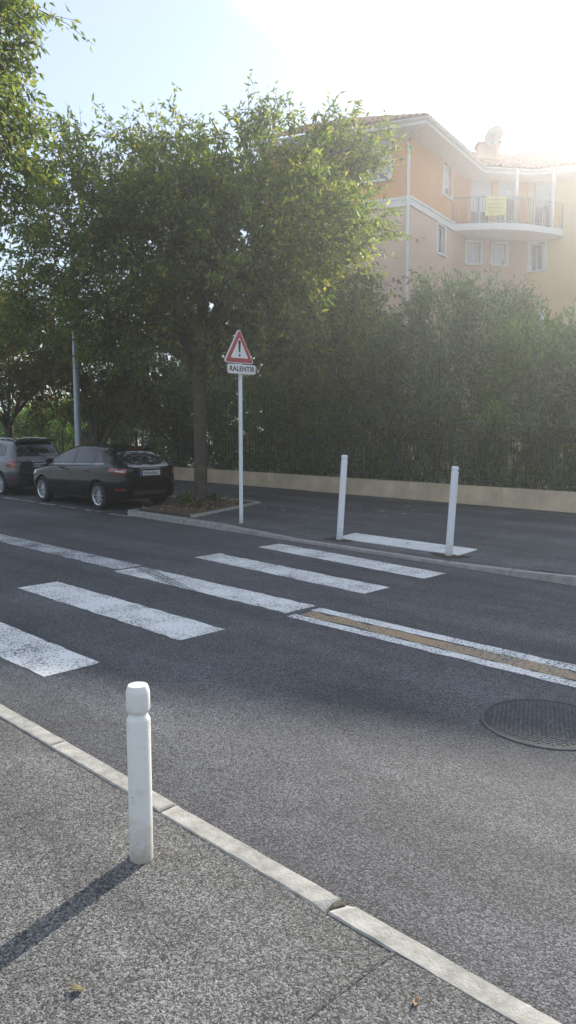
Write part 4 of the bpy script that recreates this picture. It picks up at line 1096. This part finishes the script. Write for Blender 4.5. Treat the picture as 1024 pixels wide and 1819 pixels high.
# fallen leaves on the far pavement
rf = random.Random(9); fl_me = None
spots = [(566, 900), (582, 898), (704, 896), (712, 893), (724, 898), (748, 898), (765, 913), (754, 891), (686, 917), (680, 908), (720, 912), (640, 903), (532, 892), (505, 905), (470, 902), (660, 910), (735, 905)]
for px, py in spots:
    p = ground(px, py, .115)
    if fl_me is None:
        fl_me = bpy.data.meshes.new('fallen_leaf')
        fl_me.from_pydata([(-.06, 0, 0), (-.01, .03, .012), (.05, .012, .004), (.07, 0, .016), (.045, -.016, .01), (-.015, -.03, .014), (0, 0, .002)], [], [(0, 6, 1), (1, 6, 2), (2, 6, 3), (3, 6, 4), (4, 6, 5), (5, 6, 0)]); fl_me.materials.append(plain('pale_dry_leaf', (0.42, 0.34, 0.24), .85, var=.3, scale=30))
    o = link('fallen_leaf', fl_me); o.location = (p.x, p.y, zp(p.x, p.y) + .004); o.rotation_euler = (0, 0, rf.uniform(0, 6.28)); k = rf.uniform(.6, 1.2); o.scale = (k, k, k)
    tag(o, 'pale dry leaf lying on the far pavement near the low wall', 'leaf', 'fallen leaves on the far pavement')
def near_leaf(px, py, s, rz, colr, label):
    p = ground(px, py, .032); V = []; FC = []; nu, nv = 7, 5
    for i in range(nu):
        t = i / (nu - 1); w = .45 * math.sin(math.pi * min(1, t * .95 + .03)) ** .7
        for j in range(nv):
            u = j / (nv - 1) - .5; V.append(((t - .5) * s, u * w * s, s * (.12 + .9 * u * u + .25 * (t - .5) ** 2 + .06 * math.sin(5 * t + 3 * u))))
    for i in range(nu - 1):
        for j in range(nv - 1): FC.append((i * nv + j, (i + 1) * nv + j, (i + 1) * nv + j + 1, i * nv + j + 1))
    o = mesh('dry_leaf', V, FC, plain('curled_leaf', colr, .8, var=.35, scale=60), None, True); md = o.modifiers.new('s', 'SOLIDIFY'); md.thickness = .0012
    o.location = (p.x, p.y, .028); o.rotation_euler = (0, 0, rz); tag(o, label, 'leaf')
near_leaf(137, 1759, .045, .5, (0.55, 0.45, 0.2), 'small curled pale yellow leaf on the near pavement below the bollard shadow')
near_leaf(740, 1783, .042, 1.9, (0.36, 0.22, 0.12), 'small curled brown leaf on the near pavement beside the kerb')

# ------------------------------------------------------------------ trees and shrubs
def limb(p, q, r0, r1, rr, bend=.25, n=6, arch=0.12):
    p, q = Vector(p), Vector(q); L = (q - p).length; off = Vector((rr.gauss(0, 1), rr.gauss(0, 1), rr.gauss(0, .6))) * L * bend * .35
    return [(p.lerp(q, t) + off * math.sin(math.pi * t) + Vector((0, 0, arch * L * math.sin(math.pi * t))), r0 + (r1 - r0) * t) for t in [i / (n - 1) for i in range(n)]]
def tree(name, label, base, fork, blobs, rt, ntw, nl, m, seed, tl=.55, ll=.13, lw=.05, group=None, droop=.35, wood=M['bark'], limbs=None, inner=.45, up=0.0, zb=.1):
    rr = random.Random(seed); rg = np.random.default_rng(seed)
    e = empty(name, (base[0], base[1], zb)); tag(e, label, 'tree', group)
    O_ = Vector((base[0], base[1], zb)); fz = Vector((base[0], base[1], fork)) - O_
    paths = [[(Vector((0, 0, -.15)), rt * 1.45), (Vector((0, 0, .05)), rt * 1.2), (Vector((0, 0, .35)), rt * 1.02), (fz * .4 + Vector((.02, 0, 0)), rt * .98), (fz * .75, rt * .97), (fz, rt * 1.12), (fz + Vector((0, 0, .35)), rt * .8)]]
    for i, b in enumerate(blobs):
        c_ = Vector(b[:3]) - O_; r0 = rt * rr.uniform(.42, .6)
        st = fz + Vector((rr.uniform(-.08, .08), rr.uniform(-.08, .08), rr.uniform(-.25, .25)))
        pth = limb(st, c_, r0, .03, rr, .3, 7); paths.append(pth)
        for k in range(5):
            s_, rs_ = pth[rr.randint(2, 6)]; d = Vector((rr.gauss(0, 1), rr.gauss(0, 1), rr.gauss(.2, .8))).normalized()
            paths.append(limb(s_, c_ + Vector((d.x, d.y, d.z * b[4])) * b[3] * .9, max(.018, rs_ * .6), .008, rr, .3, 5))
    v, f = tubes(paths, 9); o = mesh('trunk', v, f, wood, e, True)
    pts, ld, tw = crown_points(blobs, ntw, nl, tl, rg, droop, inner, up); v, f = tubes([[(q_ - O_, r_) for q_, r_ in t_] for t_ in tw], 3); tag(mesh('twigs', v, f, wood, e), kind='stuff'); leaf_mesh('crown', pts - np.array(O_), ld, ll, lw, rg, m, e)
    return e
def at(px, py, dep):
    r = ray(px, py); k = dep / (r[0] * camF.x + r[1] * camF.y); return (r[0] * k, r[1] * k, CAMH + r[2] * k)
D0 = tp.x * camF.x + tp.y * camF.y
mb = []
for px, py, dd_, r, fl in ((110, 430, .3, 1.25, .9), (180, 315, -.6, 1.15, .85), (200, 520, -1.0, 1.25, .75), (90, 540, 1.2, 1.1, .75), (285, 312, .8, 1.25, .9), (300, 420, -2.2, 1.5, .85), (340, 560, -2.0, 1.2, .7),
                           (390, 305, -.8, 1.3, .9), (420, 400, 2.2, 1.6, .9), (480, 295, .9, 1.1, .9), (500, 400, -2.4, 1.4, .85), (510, 560, -1.8, 1.25, .75), (575, 320, .2, 1.05, .9), (580, 430, -.8, 1.2, .85), (605, 560, -.2, 1.0, .85), (615, 262, 1.2, .7, 1.0),
                           (400, 560, 2.4, 1.5, .7), (250, 460, 2.4, 1.5, .8), (560, 500, 2.0, 1.4, .8), (160, 400, -1.8, 1.1, .85), (622, 400, 1.0, .75, .9), (350, 350, -2.6, 1.2, .9), (450, 480, -2.9, 1.2, .8), (240, 590, .5, 1.0, .6), (560, 620, .4, .85, .7), (625, 595, .8, .6, .8)):
    mb.append((*at(px, py, D0 + dd_), r, fl))
tree('street_tree', 'broad green street tree rising from the tree pit behind the warning sign', (tp.x, tp.y), zat(357, 655, tp), mb, .155, 3700, 20, M['leaf'], 7, tl=.5, ll=.155, lw=.055, up=.25)
# tree of the near side reaching in at the upper left
nb = []
for px, py, dd_, r, fl in ((-25, 60, 0, .85, 1), (-10, 190, .6, .7, 1), (-10, 320, .3, .75, 1), (-130, 130, .8, 1.5, 1), (-140, 300, -.8, 1.4, 1), (-300, 200, .5, 1.7, 1), (-110, -60, .2, 1.4, 1), (-330, 20, 0, 1.7, 1), (-20, -40, .5, .8, 1), (-480, 150, .3, 1.6, 1), (-250, -150, 0, 1.6, 1)):
    nb.append((*at(px - 22, py, 11.5 + dd_), r, fl))
bx_, by_, _ = at(-420, 300, 11.5)
tree('street_tree', 'leafy tree reaching into the upper left corner of the sky', (bx_, min(by_, 1.7)), 3.6, nb, .17, 2500, 20, M['leaf'], 17, tl=.42, ll=.13, lw=.05, up=.0, zb=.02)
# next tree of the row and trees in the gardens behind the hedge, at the left
def garden_tree(px, py, dep, rx, lab, m, seed, n=6, ntw=900, rt=.14, ll=.16, zb=0.05):
    x_, y_, z_ = at(px, py, dep); rr = random.Random(seed); bl_ = [(x_, y_, z_, rx, .9)]
    for k in range(n):
        a = 6.28 * k / n; bl_.append((x_ + rx * .8 * math.cos(a), y_ + rx * .8 * math.sin(a), z_ + rr.uniform(-.8, .5) * rx, rx * rr.uniform(.55, .8), .9))
    return tree('garden_tree', lab, (x_, y_), max(1.2, z_ - rx * 1.5), bl_, rt, ntw, 20, m, seed, tl=.5, ll=ll, lw=.06, group='trees behind the hedge', zb=zb)
garden_tree(10, 610, 27, 1.9, 'turning brown and green tree behind the hedge at the left edge', M['leaf_autumn'], 31, ntw=1000)
garden_tree(165, 640, 25, 1.9, 'dark tree with reddish leaves behind the grey lamp post', M['leaf_autumn'], 32, ntw=800)
garden_tree(-60, 580, 31, 1.9, 'green tree behind the grey compact car and the hedge', M['leaf'], 33, ntw=900)
garden_tree(310, 660, 26, 2.0, 'dark garden tree seen behind the street tree trunk', M['leaf_dark'], 34, ntw=800)
garden_tree(560, 610, 23.5, 1.5, 'dark garden tree behind the hedge right of the warning sign', M['leaf_autumn'], 35, ntw=700)

def shrub(px, ptop, dep, hw, m, seed, label, n=5200, ll=.15, lw=.035, name='hedge_shrub', group='shrubs behind the low wall'):
    x_, y_, zt_ = at(px, ptop, dep); rg = np.random.default_rng(seed); rr = random.Random(seed)
    e = empty(name, (x_, y_, .05)); tag(e, label, 'shrub', group)
    h = zt_ - .05; paths = []; 
    for k in range(9):
        a = rr.uniform(0, 6.28); q = hw * rr.uniform(.3, .95); paths.append(limb((.25 * math.cos(a), .25 * math.sin(a), -.1), (q * math.cos(a), .8 * q * math.sin(a), h * rr.uniform(.7, 1.0)), .016, .005, rr, .2, 6))
    v, f = tubes(paths, 5); mesh('stems', v, f, M['bark'], e)
    nt_ = n // 16; u = rg.uniform(0, 1, nt_) ** .9; a = rg.uniform(0, 6.28, nt_)
    prof = hw * (.62 + .5 * np.sin(np.pi * np.clip(u * .85 + .1, 0, 1))) * np.where(u > .8, np.sqrt(np.clip((1.06 - u) / .26, 0, 1)), 1)
    rad = prof * (.5 + .5 * rg.uniform(0, 1, nt_) ** .5)
    lump = 1 + .22 * np.sin(3 * a + seed + 2.5 * u) + .2 * np.sin(15 * u + 2 * a + seed)
    p = np.stack([rad * lump * np.cos(a), rad * lump * .85 * np.sin(a), .12 + (h - .35) * u + rg.normal(0, .08, nt_)], 1)
    td = np.stack([np.cos(a) * .55, np.sin(a) * .55, .75 + rg.normal(0, .35, nt_)], 1) + rg.normal(0, .3, (nt_, 3))
    t = rg.uniform(0, 1, (nt_, 16)); pts = p[:, None] + td[:, None] * (t * .42)[:, :, None] + rg.normal(0, .04, (nt_, 16, 3))
    ldr = td[:, None] * .8 + rg.normal(0, .6, (nt_, 16, 3))
    pts = pts.reshape(-1, 3); ldr = ldr.reshape(-1, 3); keep = (pts[:, 1] + y_ > WY + .14) | (pts[:, 2] > 1.75)
    leaf_mesh('foliage', pts[keep], ldr[keep], ll, lw, rg, m, e)
sid = 40
HS = [  # px, top row, offset behind the wall line, half width, material, label
 (-25, 735, .9, 1.5, 'leaf_dark', 'dark hedge shrub behind the wall at the left picture edge'),
 (48, 728, 1.0, 1.4, 'leaf_dark', 'dark hedge shrub behind the grey compact car'),
 (105, 712, 1.3, 1.3, 'leaf_mid', 'green hedge shrub just left of the lamp post'),
 (165, 700, 1.0, 1.3, 'leaf_dark', 'dark hedge shrub just right of the lamp post, above the black car'),
 (225, 690, 1.4, 1.3, 'leaf_mid', 'green hedge shrub above the rear end of the black car'),
 (290, 672, .7, 1.3, 'leaf_oleander', 'lighter green shrub just left of the street tree trunk'),
 (362, 668, .9, 1.2, 'leaf_dark', 'dark shrub directly behind the street tree trunk'),
 (432, 668, 1.5, 1.2, 'leaf_mid', 'green shrub behind the warning sign pole'),
 (505, 655, .9, 1.2, 'leaf_dark', 'dark shrub right of the warning sign pole'),
 (575, 640, 1.4, 1.15, 'leaf_mid', 'tall green shrub left of the left white post'),
 (645, 610, .7, 1.15, 'leaf_dark', 'tall dark shrub right of the left white post'),
 (715, 575, 1.3, 1.1, 'leaf_oleander', 'tall grey green oleander shrub between the two white posts'),
 (790, 500, .9, 1.35, 'leaf_oleander', 'tallest grey green oleander in front of the building corner'),
 (880, 512, 1.6, 1.35, 'leaf_oleander', 'tall grey green oleander below the small building windows'),
 (965, 580, .8, 1.2, 'leaf_mid', 'rounded green shrub near the right picture edge'),
 (1050, 590, 1.0, 1.2, 'leaf_oleander', 'oleander cut by the right picture edge'),
 (1160, 585, 1.0, 1.3, 'leaf_oleander', 'oleander beyond the right picture edge')]
for px, pt_, off, hw, mk, lab in HS:
    h = hz(px); t = (WY + .05 + off) / h.y; dep = t * h.dot(camF)
    sid += 1; shrub(px, pt_, dep, hw, M[mk], sid, lab, n=12000 if mk == 'leaf_dark' else 14000, ll=.14 if mk == 'leaf_dark' else .16, lw=.055 if mk == 'leaf_dark' else .042)

# ------------------------------------------------------------------ scattering volume added to imitate sun glare in the lens
hm = bpy.data.materials.new('glare_volume'); hm.use_nodes = True; hn = hm.node_tree.nodes; hn.clear()
ho = hn.new('ShaderNodeOutputMaterial'); hv = hn.new('ShaderNodeVolumePrincipled')
hv.inputs['Color'].default_value = (0.95, 0.96, 0.97, 1); hv.inputs['Density'].default_value = 0.0034; hv.inputs['Anisotropy'].default_value = 0.77
hm.node_tree.links.new(hv.outputs[0], ho.inputs['Volume'])
hz_o = box('glare_volume', (0, 0, -1.1), (820, 820, 19.0), hm); tag(hz_o, 'thin bright volume added to stand in for sun glare in the lens', 'glare_volume', kind='stuff')
